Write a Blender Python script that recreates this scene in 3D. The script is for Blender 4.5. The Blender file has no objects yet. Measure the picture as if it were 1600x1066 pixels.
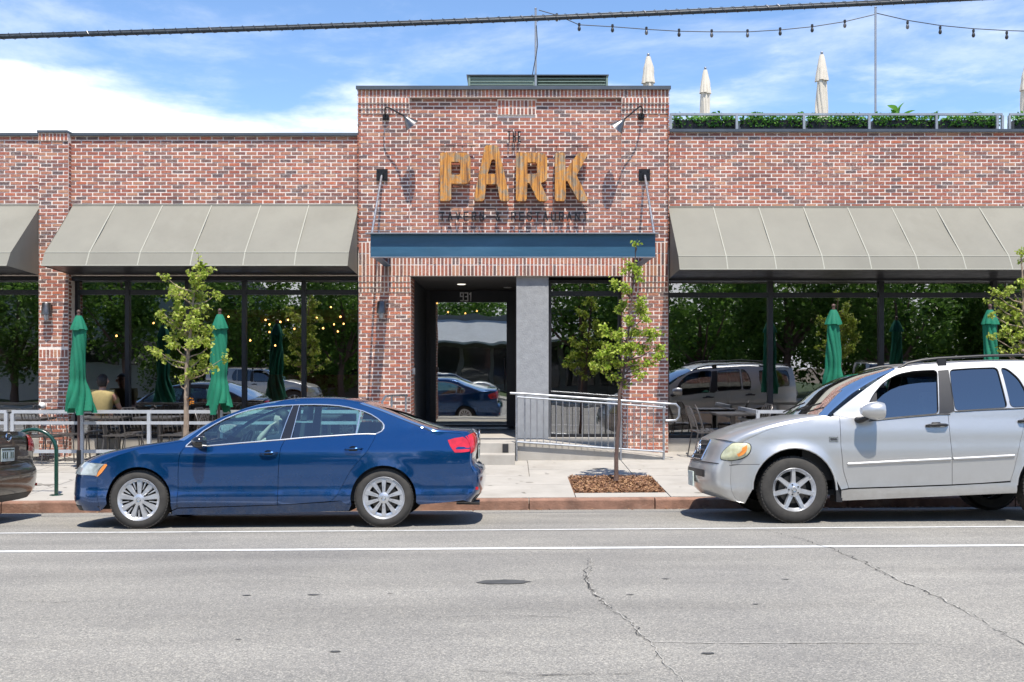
import bpy, math, random
from mathutils import Vector, Matrix, Euler
from mathutils.geometry import delaunay_2d_cdt
R = math.radians
rnd = random.Random(7)
sc = bpy.context.scene
col = sc.collection

# ------------------------------------------------------------------ camera, sky, sun, exposure
EYE, F, CX, HY = 1.892, 1600.0, 800.0, 570.0      # eye height, focal length / centre / horizon in photo pixels
cam_d = bpy.data.cameras.new('camera')
cam_d.sensor_width = 36.0; cam_d.lens = 36.0
cam_d.shift_y = (HY - 533.0) / 1600.0
cam_d.clip_start = 0.05; cam_d.clip_end = 3000
cam = bpy.data.objects.new('camera', cam_d); col.objects.link(cam)
cam.location = (0, 0, EYE); cam.rotation_euler = (R(90), 0, 0)
sc.camera = cam

SUN_EL, SUN_AZ = R(66), R(12)                     # sun behind the camera, a little to the right
sun_dir = Vector((math.sin(SUN_AZ) * math.cos(SUN_EL), -math.cos(SUN_AZ) * math.cos(SUN_EL), math.sin(SUN_EL)))
sun_d = bpy.data.lights.new('sun', 'SUN'); sun_d.energy = 4.4; sun_d.angle = R(0.5); sun_d.color = (1.0, 0.94, 0.85)
sun = bpy.data.objects.new('sun', sun_d); col.objects.link(sun)
sun.rotation_euler = (-sun_dir).to_track_quat('-Z', 'Y').to_euler()
sun.location = (0, -20, 40)
sc.view_settings.view_transform = 'Standard'; sc.view_settings.look = 'None'
sc.view_settings.exposure = 0.60; sc.view_settings.gamma = 1.0
sc.view_settings.use_curve_mapping = False
sc.cycles.max_bounces = 8; sc.cycles.transparent_max_bounces = 16; sc.cycles.glossy_bounces = 5
sc.cycles.caustics_reflective = False; sc.cycles.caustics_refractive = False
sc.cycles.sample_clamp_indirect = 6.0
sc.cycles.use_denoising = True

world = bpy.data.worlds.new('World'); sc.world = world; world.use_nodes = True
nt = world.node_tree; nt.nodes.clear()
def wn(t, **k):
    n = nt.nodes.new(t)
    for a, b in k.items(): setattr(n, a, b)
    return n
wo = wn('ShaderNodeOutputWorld'); bg = wn('ShaderNodeBackground'); bg.inputs[1].default_value = 0.15; SKYLOC = (.4, 3, 1)
sky = wn('ShaderNodeTexSky', sky_type='NISHITA', sun_disc=False, sun_elevation=SUN_EL, sun_rotation=math.pi - SUN_AZ,
         air_density=1.0, dust_density=0.3, ozone_density=2.5, altitude=1600)
tc = wn('ShaderNodeTexCoord')
sep = wn('ShaderNodeSeparateXYZ'); nt.links.new(tc.outputs['Generated'], sep.inputs[0])
def wmath(op, a, b=None, c=None, clamp=False):
    n = wn('ShaderNodeMath', operation=op, use_clamp=clamp)
    for i, s in enumerate((a, b, c)):
        if s is None: continue
        if isinstance(s, (int, float)): n.inputs[i].default_value = s
        else: nt.links.new(s, n.inputs[i])
    return n.outputs[0]
mp = wn('ShaderNodeMapping'); mp.inputs['Scale'].default_value = (1.0, 1.0, 3.6); mp.inputs['Rotation'].default_value = (0, R(-6), 0); mp.inputs['Location'].default_value = SKYLOC
nt.links.new(tc.outputs['Generated'], mp.inputs[0])
n1 = wn('ShaderNodeTexNoise'); n1.inputs['Scale'].default_value = 5.0; n1.inputs['Detail'].default_value = 9; n1.inputs['Roughness'].default_value = 0.56
n1.inputs['Distortion'].default_value = 0.12
nt.links.new(mp.outputs[0], n1.inputs['Vector'])
low = wmath('MULTIPLY', wmath('SUBTRACT', 0.262, sep.outputs[2]), 2.3)          # more cloud towards the horizon
left = wmath('MULTIPLY', sep.outputs[0], -0.13)                                # and to the left
dens = wmath('ADD', wmath('ADD', n1.outputs['Fac'], low), left)
mask = wn('ShaderNodeMapRange', interpolation_type='SMOOTHSTEP'); nt.links.new(dens, mask.inputs[0])
mask.inputs[1].default_value = 0.50; mask.inputs[2].default_value = 0.74; mask.inputs[4].default_value = 0.78
n2 = wn('ShaderNodeTexNoise'); n2.inputs['Scale'].default_value = 3.1; n2.inputs['Detail'].default_value = 10; n2.inputs['Roughness'].default_value = 0.62; n2.inputs['Distortion'].default_value = 0.25
nt.links.new(mp.outputs[0], n2.inputs['Vector'])
veil = wn('ShaderNodeMapRange', interpolation_type='SMOOTHSTEP'); nt.links.new(wmath('ADD', n2.outputs['Fac'], wmath('MULTIPLY', low, 0.5)), veil.inputs[0])
veil.inputs[1].default_value = 0.44; veil.inputs[2].default_value = 0.72; veil.inputs[4].default_value = 0.42
cover = wmath('ADD', mask.outputs[0], veil.outputs[0], clamp=True)
hs = wn('ShaderNodeHueSaturation'); hs.inputs['Saturation'].default_value = 1.06; hs.inputs['Value'].default_value = 1.05
nt.links.new(sky.outputs[0], hs.inputs['Color'])
mix = wn('ShaderNodeMix', data_type='RGBA'); nt.links.new(cover, mix.inputs[0]); nt.links.new(hs.outputs[0], mix.inputs[6])
mix.inputs[7].default_value = (6.3, 6.5, 6.8, 1)
nt.links.new(mix.outputs[2], bg.inputs[0]); nt.links.new(bg.outputs[0], wo.inputs[0])

# ------------------------------------------------------------------ ground heights and pixel helpers
def road_z(x, y): return 0.36 - 0.00337 * (y - 3.0) ** 2 + 0.0065 * x
CURB_Y = 13.33
def walk_z(x, y): return 0.14 + 0.032 * (min(y, 18.5) - 13.48) + 0.0065 * x
def P(px, py, D): return Vector(((px - CX) * D / F, D, EYE - (py - HY) * D / F))
def PX(px, D): return (px - CX) * D / F
def PZ(py, D): return EYE - (py - HY) * D / F
def on_surface(px, py, fz):
    a, b = 2.0, 40.0
    for _ in range(50):
        m = (a + b) / 2
        if HY + (EYE - fz(PX(px, m), m)) * F / m > py: a = m
        else: b = m
    return Vector((PX(px, a), a, fz(PX(px, a), a)))

# ------------------------------------------------------------------ mesh helpers
class MB:
    def __init__(s): s.v = []; s.f = []
    def add(s, vs, fs):
        o = len(s.v); s.v += [Vector(p) for p in vs]; s.f += [tuple(i + o for i in f) for f in fs]; return s
    def box(s, x0, x1, y0, y1, z0, z1):
        return s.add([(x0,y0,z0),(x1,y0,z0),(x1,y1,z0),(x0,y1,z0),(x0,y0,z1),(x1,y0,z1),(x1,y1,z1),(x0,y1,z1)],
                     [(0,3,2,1),(4,5,6,7),(0,1,5,4),(1,2,6,5),(2,3,7,6),(3,0,4,7)])
    def hexa(s, p):   # eight corners, bottom ring then top ring
        return s.add(p, [(0,3,2,1),(4,5,6,7),(0,1,5,4),(1,2,6,5),(2,3,7,6),(3,0,4,7)])
    def tube(s, pts, r, n=8, closed=False, caps=True, flat=1.0):
        pts = [Vector(p) for p in pts]; N = len(pts); rings = []
        prev = None
        for i, p in enumerate(pts):
            if closed: t = pts[(i+1) % N] - pts[i-1]
            else: t = pts[min(i+1, N-1)] - pts[max(i-1, 0)]
            t.normalize()
            if prev is None:
                up = Vector((0,0,1)) if abs(t.z) < 0.9 else Vector((0,1,0))
                a = t.cross(up).normalized()
            else:
                a = (prev - t * prev.dot(t)).normalized()
            prev = a; b = t.cross(a)
            rr = r[i] if isinstance(r, (list, tuple)) else r
            rings.append([p + a * (math.cos(2*math.pi*k/n) * rr) + b * (math.sin(2*math.pi*k/n) * rr * flat) for k in range(n)])
        vs = [q for ring in rings for q in ring]; fs = []
        M = N if closed else N - 1
        for i in range(M):
            j = (i + 1) % N
            for k in range(n):
                k2 = (k + 1) % n
                fs.append((i*n+k, i*n+k2, j*n+k2, j*n+k))
        if not closed and caps:
            fs.append(tuple(range(n))[::-1]); fs.append(tuple((N-1)*n + k for k in range(n)))
        return s.add(vs, fs)
    def lathe(s, prof, n=24, c=(0,0,0), axis='z', a0=0, a1=2*math.pi):
        c = Vector(c); vs = []; full = abs(a1 - a0 - 2*math.pi) < 1e-6; m = n if full else n + 1
        for (r, h) in prof:
            for k in range(m):
                t = a0 + (a1 - a0) * k / n; x, y = r*math.cos(t), r*math.sin(t)
                vs.append(c + (Vector((x, y, h)) if axis == 'z' else Vector((x, h, y)) if axis == 'y' else Vector((h, x, y))))
        fs = []
        for i in range(len(prof) - 1):
            for k in range(n):
                k2 = (k + 1) % m
                fs.append((i*m+k, i*m+k2, (i+1)*m+k2, (i+1)*m+k) if axis != 'y' else (i*m+k, (i+1)*m+k, (i+1)*m+k2, i*m+k2))
        return s.add(vs, fs)
    def ball(s, c, r, n=10, sz=1.0):
        return s.lathe([(max(1e-4, r*math.sin(math.pi*i/n)), -r*sz*math.cos(math.pi*i/n)) for i in range(n+1)], 12, c)
    def extrude_poly(s, pts, y0, y1, chamfer=0):     # polygon in x,z extruded along y (front at y0)
        poly = [Vector(p) for p in pts]
        r = delaunay_2d_cdt(poly, [], [tuple(range(len(poly)))], 1, 1e-5)
        V2, T = r[0], r[2]
        s.add([(p.x, y0, p.y) for p in V2], [tuple(t) for t in T]); s.add([(p.x, y1, p.y) for p in V2], [tuple(t)[::-1] for t in T])
        n = len(poly); s.add([(p.x, y0, p.y) for p in poly] + [(p.x, y1, p.y) for p in poly], [(i, (i+1) % n, n+(i+1) % n, n+i) for i in range(n)])
        return s
    def shift(s, d):
        d = Vector(d); s.v = [p + d for p in s.v]; return s
    def mesh(s, name, mat, smooth=False, off=(0,0,0)):
        off = Vector(off); me = bpy.data.meshes.new(name)
        me.from_pydata([tuple(p - off) for p in s.v], [], s.f); me.update()
        if mat: me.materials.append(mat)
        if smooth:
            me.polygons.foreach_set('use_smooth', [True] * len(me.polygons))
            try: me.set_sharp_from_angle(angle=R(smooth if smooth is not True else 40))
            except Exception: pass
        return me
    def build(s, name, mat, parent=None, smooth=False, loc=None, local=False):
        """world coordinates unless local; a parent is an unrotated object at its location"""
        if parent is not None and not local: off = world_loc(parent)
        else: off = Vector(loc) if loc is not None else Vector((0,0,0))
        me = s.mesh(name, mat, smooth, off)
        o = bpy.data.objects.new(name, me); col.objects.link(o)
        if parent is not None: o.parent = parent
        elif loc is not None: o.location = loc
        return o
def world_loc(o):
    v = Vector(o.location)
    while o.parent: o = o.parent; v = v + Vector(o.location)
    return v
def tag(o, label=None, cat=None, group=None, kind=None):
    if label: o['label'] = label
    if cat: o['category'] = cat
    if group: o['group'] = group
    if kind: o['kind'] = kind
    return o
def thing(name, label, cat, loc=(0,0,0), group=None, rot=(0,0,0)):
    o = bpy.data.objects.new(name, None); col.objects.link(o); o.location = loc; o.rotation_euler = rot; o.empty_display_size = .2
    return tag(o, label, cat, group)
def copy_tree(o, parent=None):
    c = o.copy(); col.objects.link(c)
    if parent is not None: c.parent = parent; c.matrix_parent_inverse = o.matrix_parent_inverse
    for ch in [k for k in bpy.data.objects if k.parent == o]: copy_tree(ch, c)
    return c
def dup(o, loc, label=None, rot=None, group=None):
    c = copy_tree(o); c.location = loc
    if rot is not None: c.rotation_euler = rot
    if label: c['label'] = label
    if group: c['group'] = group
    return c

# ------------------------------------------------------------------ materials
def lerp(a, b, t): return a + (b - a) * t
def newmat(name):
    m = bpy.data.materials.new(name); m.use_nodes = True; nt = m.node_tree
    return m, nt, nt.nodes['Principled BSDF']
def ND(nt, t, ins=None, **k):
    n = nt.nodes.new(t)
    for a, b in k.items(): setattr(n, a, b)
    for a, b in (ins or {}).items():
        if hasattr(b, 'links') or isinstance(b, bpy.types.NodeSocket): nt.links.new(b, n.inputs[a])
        else: n.inputs[a].default_value = b
    return n
def ramp(nt, fac, stops, interp='LINEAR'):
    n = nt.nodes.new('ShaderNodeValToRGB'); n.color_ramp.interpolation = interp
    e = n.color_ramp.elements
    while len(e) > 1: e.remove(e[0])
    e[0].position = stops[0][0]; e[0].color = (*stops[0][1], 1)
    for p, c in stops[1:]:
        q = e.new(p); q.color = (*c, 1)
    nt.links.new(fac, n.inputs[0]); return n.outputs[0]
def simple(name, c, rough=0.5, metal=0.0, var=0.0, vscale=3.0, bump=0.0, bscale=60.0, coat=0.0, spec=None, stretch=None, dirt=None):
    m, nt, b = newmat(name)
    b.inputs['Base Color'].default_value = (*c, 1); b.inputs['Roughness'].default_value = rough; b.inputs['Metallic'].default_value = metal
    if coat: b.inputs['Coat Weight'].default_value = coat; b.inputs['Coat Roughness'].default_value = 0.03
    if spec is not None: b.inputs['Specular IOR Level'].default_value = spec
    t = ND(nt, 'ShaderNodeTexCoord'); vec = t.outputs['Object']
    if stretch:
        mpn = ND(nt, 'ShaderNodeMapping', {'Vector': vec}); mpn.inputs['Scale'].default_value = stretch; vec = mpn.outputs[0]
    if var:
        n = ND(nt, 'ShaderNodeTexNoise', {'Vector': vec, 'Scale': vscale, 'Detail': 6.0, 'Roughness': .6})
        lo = tuple(x * (1 - var) for x in c); hi = tuple(min(1, x * (1 + var)) for x in c)
        src = ramp(nt, n.outputs['Fac'], [(0.3, lo), (0.7, hi)])
        if dirt:
            n2 = ND(nt, 'ShaderNodeTexNoise', {'Vector': vec, 'Scale': vscale * .35, 'Detail': 8.0, 'Roughness': .7})
            mr = ND(nt, 'ShaderNodeMapRange', {0: n2.outputs['Fac'], 1: .52, 2: .75, 3: 0.0, 4: dirt[1]})
            mx = ND(nt, 'ShaderNodeMix', data_type='RGBA'); nt.links.new(mr.outputs[0], mx.inputs[0]); nt.links.new(src, mx.inputs[6]); mx.inputs[7].default_value = (*dirt[0], 1)
            src = mx.outputs[2]
        nt.links.new(src, b.inputs['Base Color'])
        rr = ND(nt, 'ShaderNodeMapRange', {0: n.outputs['Fac'], 1: .3, 2: .7, 3: max(0, rough - .06), 4: min(1, rough + .08)})
        nt.links.new(rr.outputs[0], b.inputs['Roughness'])
    if bump:
        n = ND(nt, 'ShaderNodeTexNoise', {'Vector': vec, 'Scale': bscale, 'Detail': 4.0})
        bm = ND(nt, 'ShaderNodeBump', {'Height': n.outputs['Fac'], 'Strength': bump, 'Distance': .01}); nt.links.new(bm.outputs[0], b.inputs['Normal'])
    return m
def glass(name, tint, refl, wobble=0.0, rough=0.0, ior=1.5, wscale=1.2, rtint=(1,1,1)):
    m, nt, b = newmat(name); nt.nodes.remove(b); out = nt.nodes['Material Output']
    tr = ND(nt, 'ShaderNodeBsdfTransparent', {0: (*tint, 1)}); gl = ND(nt, 'ShaderNodeBsdfGlossy', {'Color': (*rtint, 1), 'Roughness': rough})
    fr = ND(nt, 'ShaderNodeFresnel', {'IOR': ior})
    mx = ND(nt, 'ShaderNodeMath', {0: fr.outputs[0], 1: refl}, operation='ADD', use_clamp=True)
    ms = ND(nt, 'ShaderNodeMixShader', {0: mx.outputs[0]}); nt.links.new(tr.outputs[0], ms.inputs[1]); nt.links.new(gl.outputs[0], ms.inputs[2])
    if wobble:
        t = ND(nt, 'ShaderNodeTexCoord'); n = ND(nt, 'ShaderNodeTexNoise', {'Vector': t.outputs['Object'], 'Scale': wscale, 'Detail': 2.0})
        bm = ND(nt, 'ShaderNodeBump', {'Height': n.outputs['Fac'], 'Strength': 1.0, 'Distance': wobble}); nt.links.new(bm.outputs[0], gl.inputs['Normal'])
    nt.links.new(ms.outputs[0], out.inputs[0]); return m

def brick_material():
    m, nt, b = newmat('brick')
    g = ND(nt, 'ShaderNodeNewGeometry'); oi = ND(nt, 'ShaderNodeObjectInfo'); t = ND(nt, 'ShaderNodeTexCoord')
    a = ND(nt, 'ShaderNodeMath', {0: g.outputs['Random Per Island'], 1: oi.outputs['Random']}, operation='ADD')
    fr = ND(nt, 'ShaderNodeMath', {0: a.outputs[0]}, operation='FRACT')
    base = ramp(nt, fr.outputs[0], [(0, (0.348,0.122,0.081)), (.16, (0.362,0.119,0.076)), (.30, (0.209,0.084,0.068)), (.42, (0.390,0.156,0.097)), (.55, (0.174,0.093,0.080)),
                                    (.64, (0.334,0.102,0.068)), (.76, (0.432,0.203,0.122)), (.84, (0.257,0.122,0.095)), (.92, (0.460,0.136,0.073)), (.96, (0.131,0.082,0.080))], 'CONSTANT')
    ps = ND(nt, 'ShaderNodeVectorMath', {0: g.outputs['Position']}, operation='MULTIPLY'); ps.inputs[1].default_value = (1, 1, 1.4)
    n = ND(nt, 'ShaderNodeTexNoise', {'Vector': ps.outputs[0], 'Scale': 34.0, 'Detail': 6.0, 'Roughness': .75})
    mr = ND(nt, 'ShaderNodeMapRange', {0: n.outputs['Fac'], 1: .50, 2: .68, 3: 0.0, 4: 0.62})
    big = ND(nt, 'ShaderNodeTexNoise', {'Vector': g.outputs['Position'], 'Scale': 1.1, 'Detail': 3.0})
    bf = ND(nt, 'ShaderNodeMapRange', {0: big.outputs['Fac'], 1: .4, 2: .62, 3: .35, 4: 1.2})
    mf = ND(nt, 'ShaderNodeMath', {0: mr.outputs[0], 1: bf.outputs[0]}, operation='MULTIPLY', use_clamp=True)
    mx = ND(nt, 'ShaderNodeMix', data_type='RGBA'); nt.links.new(mf.outputs[0], mx.inputs[0]); nt.links.new(base, mx.inputs[6]); mx.inputs[7].default_value = (.64,.50,.39,1)
    wide = ND(nt, 'ShaderNodeTexNoise', {'Vector': g.outputs['Position'], 'Scale': .55, 'Detail': 6.0, 'Roughness': .65})
    tone = ramp(nt, wide.outputs['Fac'], [(.32, (.80,.78,.76)), (.5, (1,1,1)), (.70, (1.16,1.13,1.08))])
    mt = ND(nt, 'ShaderNodeMix', data_type='RGBA', blend_type='MULTIPLY'); mt.inputs[0].default_value = 1; nt.links.new(mx.outputs[2], mt.inputs[6]); nt.links.new(tone, mt.inputs[7])
    nt.links.new(mt.outputs[2], b.inputs['Base Color']); b.inputs['Roughness'].default_value = .85
    bm = ND(nt, 'ShaderNodeBump', {'Height': n.outputs['Fac'], 'Strength': .5, 'Distance': .004}); nt.links.new(bm.outputs[0], b.inputs['Normal'])
    return m
def leaf_material(name, c1, c2, c3, trans=.35):
    m, nt, b = newmat(name)
    g = ND(nt, 'ShaderNodeNewGeometry')
    cc = ramp(nt, g.outputs['Random Per Island'], [(0, c1), (.5, c2), (1, c3)])
    nt.links.new(cc, b.inputs['Base Color']); b.inputs['Roughness'].default_value = .45
    tr = ND(nt, 'ShaderNodeBsdfTranslucent', {0: cc}); ms = ND(nt, 'ShaderNodeMixShader', {0: trans})
    nt.links.new(b.outputs[0], ms.inputs[1]); nt.links.new(tr.outputs[0], ms.inputs[2]); nt.links.new(ms.outputs[0], nt.nodes['Material Output'].inputs[0])
    return m
def asphalt_material():
    m, nt, b = newmat('asphalt'); g = ND(nt, 'ShaderNodeNewGeometry'); p = g.outputs['Position']
    fine = ND(nt, 'ShaderNodeTexNoise', {'Vector': p, 'Scale': 120.0, 'Detail': 4.0, 'Roughness': .7})
    vor = ND(nt, 'ShaderNodeTexVoronoi', {'Vector': p, 'Scale': 110.0})
    big = ND(nt, 'ShaderNodeTexNoise', {'Vector': p, 'Scale': .5, 'Detail': 6.0, 'Roughness': .6})
    st = ND(nt, 'ShaderNodeMapping', {'Vector': p}); st.inputs['Scale'].default_value = (.25, 2.2, 1)
    lane = ND(nt, 'ShaderNodeTexNoise', {'Vector': st.outputs[0], 'Scale': 1.0, 'Detail': 4.0})
    base = ramp(nt, fine.outputs['Fac'], [(.28, (.135,.130,.121)), (.5, (.268,.258,.237)), (.72, (.40,.385,.35))])
    sp = ND(nt, 'ShaderNodeSeparateColor', {0: vor.outputs['Color']})
    spk = ramp(nt, sp.outputs[0], [(0, (.62,.62,.62)), (.14, (.87,.87,.87)), (.7, (1.04,1.03,1.01)), (.93, (1.45,1.42,1.36))])
    m1 = ND(nt, 'ShaderNodeMix', data_type='RGBA', blend_type='MULTIPLY'); m1.inputs[0].default_value = 1; nt.links.new(base, m1.inputs[6]); nt.links.new(spk, m1.inputs[7])
    b2 = ramp(nt, big.outputs['Fac'], [(.3, (.80,.80,.81)), (.7, (1.12,1.11,1.08))])
    b3 = ramp(nt, lane.outputs['Fac'], [(.3, (.86,.86,.86)), (.7, (1.1,1.1,1.1))])
    m2 = ND(nt, 'ShaderNodeMix', data_type='RGBA', blend_type='MULTIPLY'); m2.inputs[0].default_value = 1; nt.links.new(m1.outputs[2], m2.inputs[6]); nt.links.new(b2, m2.inputs[7])
    m3 = ND(nt, 'ShaderNodeMix', data_type='RGBA', blend_type='MULTIPLY'); m3.inputs[0].default_value = 1; nt.links.new(m2.outputs[2], m3.inputs[6]); nt.links.new(b3, m3.inputs[7])
    nt.links.new(m3.outputs[2], b.inputs['Base Color']); b.inputs['Roughness'].default_value = .85
    bm = ND(nt, 'ShaderNodeBump', {'Height': fine.outputs['Fac'], 'Strength': .8, 'Distance': .008}); nt.links.new(bm.outputs[0], b.inputs['Normal'])
    return m
def wood_material():
    m, nt, b = newmat('weathered_wood'); t = ND(nt, 'ShaderNodeNewGeometry'); oi = ND(nt, 'ShaderNodeObjectInfo')
    mpn = ND(nt, 'ShaderNodeMapping', {'Vector': t.outputs['Position']}); mpn.inputs['Scale'].default_value = (26, 26, 1.6)
    n = ND(nt, 'ShaderNodeTexNoise', {'Vector': mpn.outputs[0], 'Scale': 1.0, 'Detail': 6.0, 'Roughness': .65})
    c = ramp(nt, n.outputs['Fac'], [(.25, (.05,.03,.018)), (.40, (.30,.12,.03)), (.52, (.58,.25,.045)), (.62, (.64,.31,.07)), (.78, (.60,.45,.27))])
    n2 = ND(nt, 'ShaderNodeTexNoise', {'Vector': t.outputs['Position'], 'Scale': 6.5, 'Detail': 5.0, 'Roughness': .7})
    mr = ND(nt, 'ShaderNodeMapRange', {0: n2.outputs['Fac'], 1: .47, 2: .60, 3: 0, 4: .9})
    mx = ND(nt, 'ShaderNodeMix', data_type='RGBA'); nt.links.new(mr.outputs[0], mx.inputs[0]); nt.links.new(c, mx.inputs[6])
    gr = ramp(nt, n.outputs['Fac'], [(.35, (.07,.06,.05)), (.55, (.32,.26,.18)), (.75, (.55,.5,.4))]); nt.links.new(gr, mx.inputs[7])
    nt.links.new(mx.outputs[2], b.inputs['Base Color']); b.inputs['Roughness'].default_value = .7
    bm = ND(nt, 'ShaderNodeBump', {'Height': n.outputs['Fac'], 'Strength': .6, 'Distance': .01}); nt.links.new(bm.outputs[0], b.inputs['Normal'])
    return m
M = {}
M['brick'] = brick_material(); M['asphalt'] = asphalt_material(); M['wood'] = wood_material()
M['mortar'] = simple('mortar', (.83,.73,.66), .95, var=.12, vscale=30, bump=.3, bscale=200)
M['concrete'] = simple('concrete', (.40,.375,.335), .9, var=.10, vscale=2.2, bump=.3, bscale=120, dirt=((.27,.24,.20), .75))
M['concrete_edge'] = simple('concrete_side', (.40,.375,.335), .9, var=.12, vscale=6, bump=.3, bscale=120, dirt=((.2,.18,.16), .6))
M['curb'] = simple('red_sandstone', (.27,.15,.105), .9, var=.35, vscale=5, bump=.6, bscale=40, dirt=((.42,.33,.26), .8))
M['paint_line'] = simple('road_paint', (.62,.62,.60), .8, var=.12, vscale=22, dirt=((.3,.3,.29), .95))
M['crack'] = simple('crack', (.045,.043,.04), .95, var=.4, vscale=40)
M['crack_light'] = simple('crack_edge', (.38,.36,.32), .95, var=.3, vscale=40)
M['stain'] = simple('dark_patch', (.07,.07,.068), .8, var=.3, vscale=12)
M['gum'] = simple('gum_spots', (.24,.22,.19), .9, var=.3, vscale=3)
M['mulch'] = simple('mulch', (.20,.10,.055), .95, var=.6, vscale=28, bump=1.0, bscale=60)
M['mulch_chip'] = leaf_material('mulch_chip', (.10,.05,.03), (.26,.13,.065), (.42,.25,.13), .0)
M['awning'] = simple('awning_canvas', (.225,.217,.182), .9, var=.10, vscale=1.1, bump=.25, bscale=5, stretch=(1.0,1.0,.5), dirt=((.15,.14,.11), .5))
M['awning_side'] = M['awning']
M['coping'] = simple('coping_metal', (.10,.115,.13), .4, metal=.6, var=.1)
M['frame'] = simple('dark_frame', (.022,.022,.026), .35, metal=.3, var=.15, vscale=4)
M['soffit'] = simple('soffit', (.07,.07,.073), .8, var=.1)
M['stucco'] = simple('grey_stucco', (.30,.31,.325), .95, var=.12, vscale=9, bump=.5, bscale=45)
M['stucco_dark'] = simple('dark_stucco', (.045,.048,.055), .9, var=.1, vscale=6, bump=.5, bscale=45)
M['steel_blue'] = simple('blue_steel', (.026,.095,.165), .42, var=.16, vscale=1.5, stretch=(.7,1,5), dirt=((.06,.15,.24), .7))
M['galv'] = simple('galvanised', (.38,.40,.43), .42, metal=.85, var=.16, vscale=14)
M['rail'] = simple('grey_rail_paint', (.43,.45,.48), .45, metal=.15, var=.08, vscale=6)
M['black_metal'] = simple('black_metal', (.018,.018,.02), .4, metal=.5, var=.2, vscale=8)
M['lamp_metal'] = simple('lamp_metal', (.16,.155,.155), .35, metal=.9, var=.2, vscale=10)
M['green_fabric'] = simple('green_fabric', (.003,.155,.085), .8, var=.13, vscale=5, bump=.2, bscale=80)
M['cream_fabric'] = simple('cream_fabric', (.62,.57,.48), .85, var=.08, vscale=5, bump=.2, bscale=60)
M['dark_wood'] = simple('umbrella_pole_wood', (.10,.055,.045), .5, var=.3, vscale=20, stretch=(4,4,.6))
M['pole_grey'] = simple('pole_grey', (.33,.35,.38), .45, metal=.5, var=.1)
M['white_metal'] = simple('white_metal', (.75,.75,.73), .4, var=.05)
M['bark'] = simple('bark', (.34,.26,.19), .9, var=.3, vscale=14, bump=.8, bscale=40, stretch=(3,3,.7))
M['bark_dark'] = simple('dark_bark', (.13,.085,.07), .9, var=.3, vscale=14, bump=.8, bscale=40, stretch=(3,3,.7))
M['leaf'] = leaf_material('maple_leaf', (.22,.32,.035), (.40,.50,.07), (.62,.66,.17), .48)
M['leaf2'] = leaf_material('pear_leaf', (.22,.34,.03), (.40,.53,.06), (.64,.69,.15), .48)
M['leaf_dark'] = leaf_material('street_leaf', (.07,.15,.02), (.11,.23,.035), (.17,.31,.055), .5)
M['planter_leaf'] = leaf_material('planter_leaf', (.05,.17,.025), (.12,.32,.045), (.24,.48,.09), .4)
M['autumn'] = leaf_material('orange_leaf', (.6,.2,.02), (.7,.28,.03), (.7,.35,.05), .3)
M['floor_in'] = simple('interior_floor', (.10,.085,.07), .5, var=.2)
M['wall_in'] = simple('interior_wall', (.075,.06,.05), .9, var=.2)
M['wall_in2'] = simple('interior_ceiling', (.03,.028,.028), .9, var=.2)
M['orange_wood'] = simple('orange_beam', (.36,.12,.045), .6, var=.2, vscale=6)
M['window'] = glass('window_glass', (.55,.62,.59), .32, wobble=.003, wscale=.8)
M['roof'] = simple('roof_membrane', (.4,.4,.38), .9, var=.1)
M['green_unit'] = simple('green_unit', (.16,.22,.19), .6, var=.08)
M['chrome'] = simple('chrome', (.75,.76,.78), .12, metal=1.0)
M['black_plastic'] = simple('black_plastic', (.02,.02,.022), .45, var=.1)
M['rubber'] = simple('tyre_rubber', (.045,.042,.038), .85, var=.3, vscale=12, bump=.4, bscale=90)
M['underbody'] = simple('underbody', (.008,.008,.008), .9)
M['alloy'] = simple('alloy', (.62,.63,.65), .34, metal=.75, var=.06, vscale=10)
M['seat'] = simple('seat_fabric', (.05,.055,.06), .8, var=.15)
M['seat_light'] = simple('beige_trim', (.32,.31,.28), .7, var=.1)
M['skin'] = simple('skin', (.50,.27,.19), .5, var=.06, vscale=12)
M['hair'] = simple('hair', (.015,.011,.01), .6, var=.3, vscale=50)
M['shirt_yellow'] = simple('yellow_shirt', (.36,.28,.12), .9, var=.15, vscale=6, bump=.3, bscale=20)
M['shirt_dark'] = simple('dark_shirt', (.03,.04,.06), .9, var=.1)
M['trousers'] = simple('trousers', (.04,.04,.05), .9, var=.1)
M['rack_green'] = simple('green_enamel', (.008,.05,.035), .25, coat=.5, var=.1)
M['awning_seam'] = simple('awning_seam', (.36,.355,.30), .8)
M['cable'] = simple('cable', (.02,.03,.04), .5, var=.5, vscale=30)
M['number'] = simple('number_white', (.75,.75,.75), .5)
def emis(name, c, s):
    m, nt, b = newmat(name); b.inputs['Base Color'].default_value = (*c, 1); b.inputs['Emission Color'].default_value = (*c, 1); b.inputs['Emission Strength'].default_value = s
    return m
M['bulb_lit'] = emis('lit_bulb', (1.0, .42, .12), 9.0)
M['downlight'] = emis('downlight', (1, .93, .8), 1.0)

# ------------------------------------------------------------------ ground, road, kerb, pavement
m_soil = simple('soil', (.16,.13,.09), .95, var=.3)
g = MB(); g.add([(-300, -300, -.8 - 1.95), (300, -300, -.8 + 1.95), (300, 300, -.8 + 1.95), (-300, 300, -.8 - 1.95)], [(0,1,2,3)])
tag(g.build('ground', m_soil), kind='structure')
rd = MB(); ys = [-7.33 + (CURB_Y + 7.33) * i / 40 for i in range(41)]; vs = []; fs = []
for y in ys: vs += [(-70, y, road_z(-70, y)), (70, y, road_z(70, y))]
for i in range(40): fs.append((2*i, 2*i+1, 2*i+3, 2*i+2))
rd.add(vs, fs); road = tag(rd.build('road', M['asphalt'], smooth=True), kind='structure')

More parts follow.
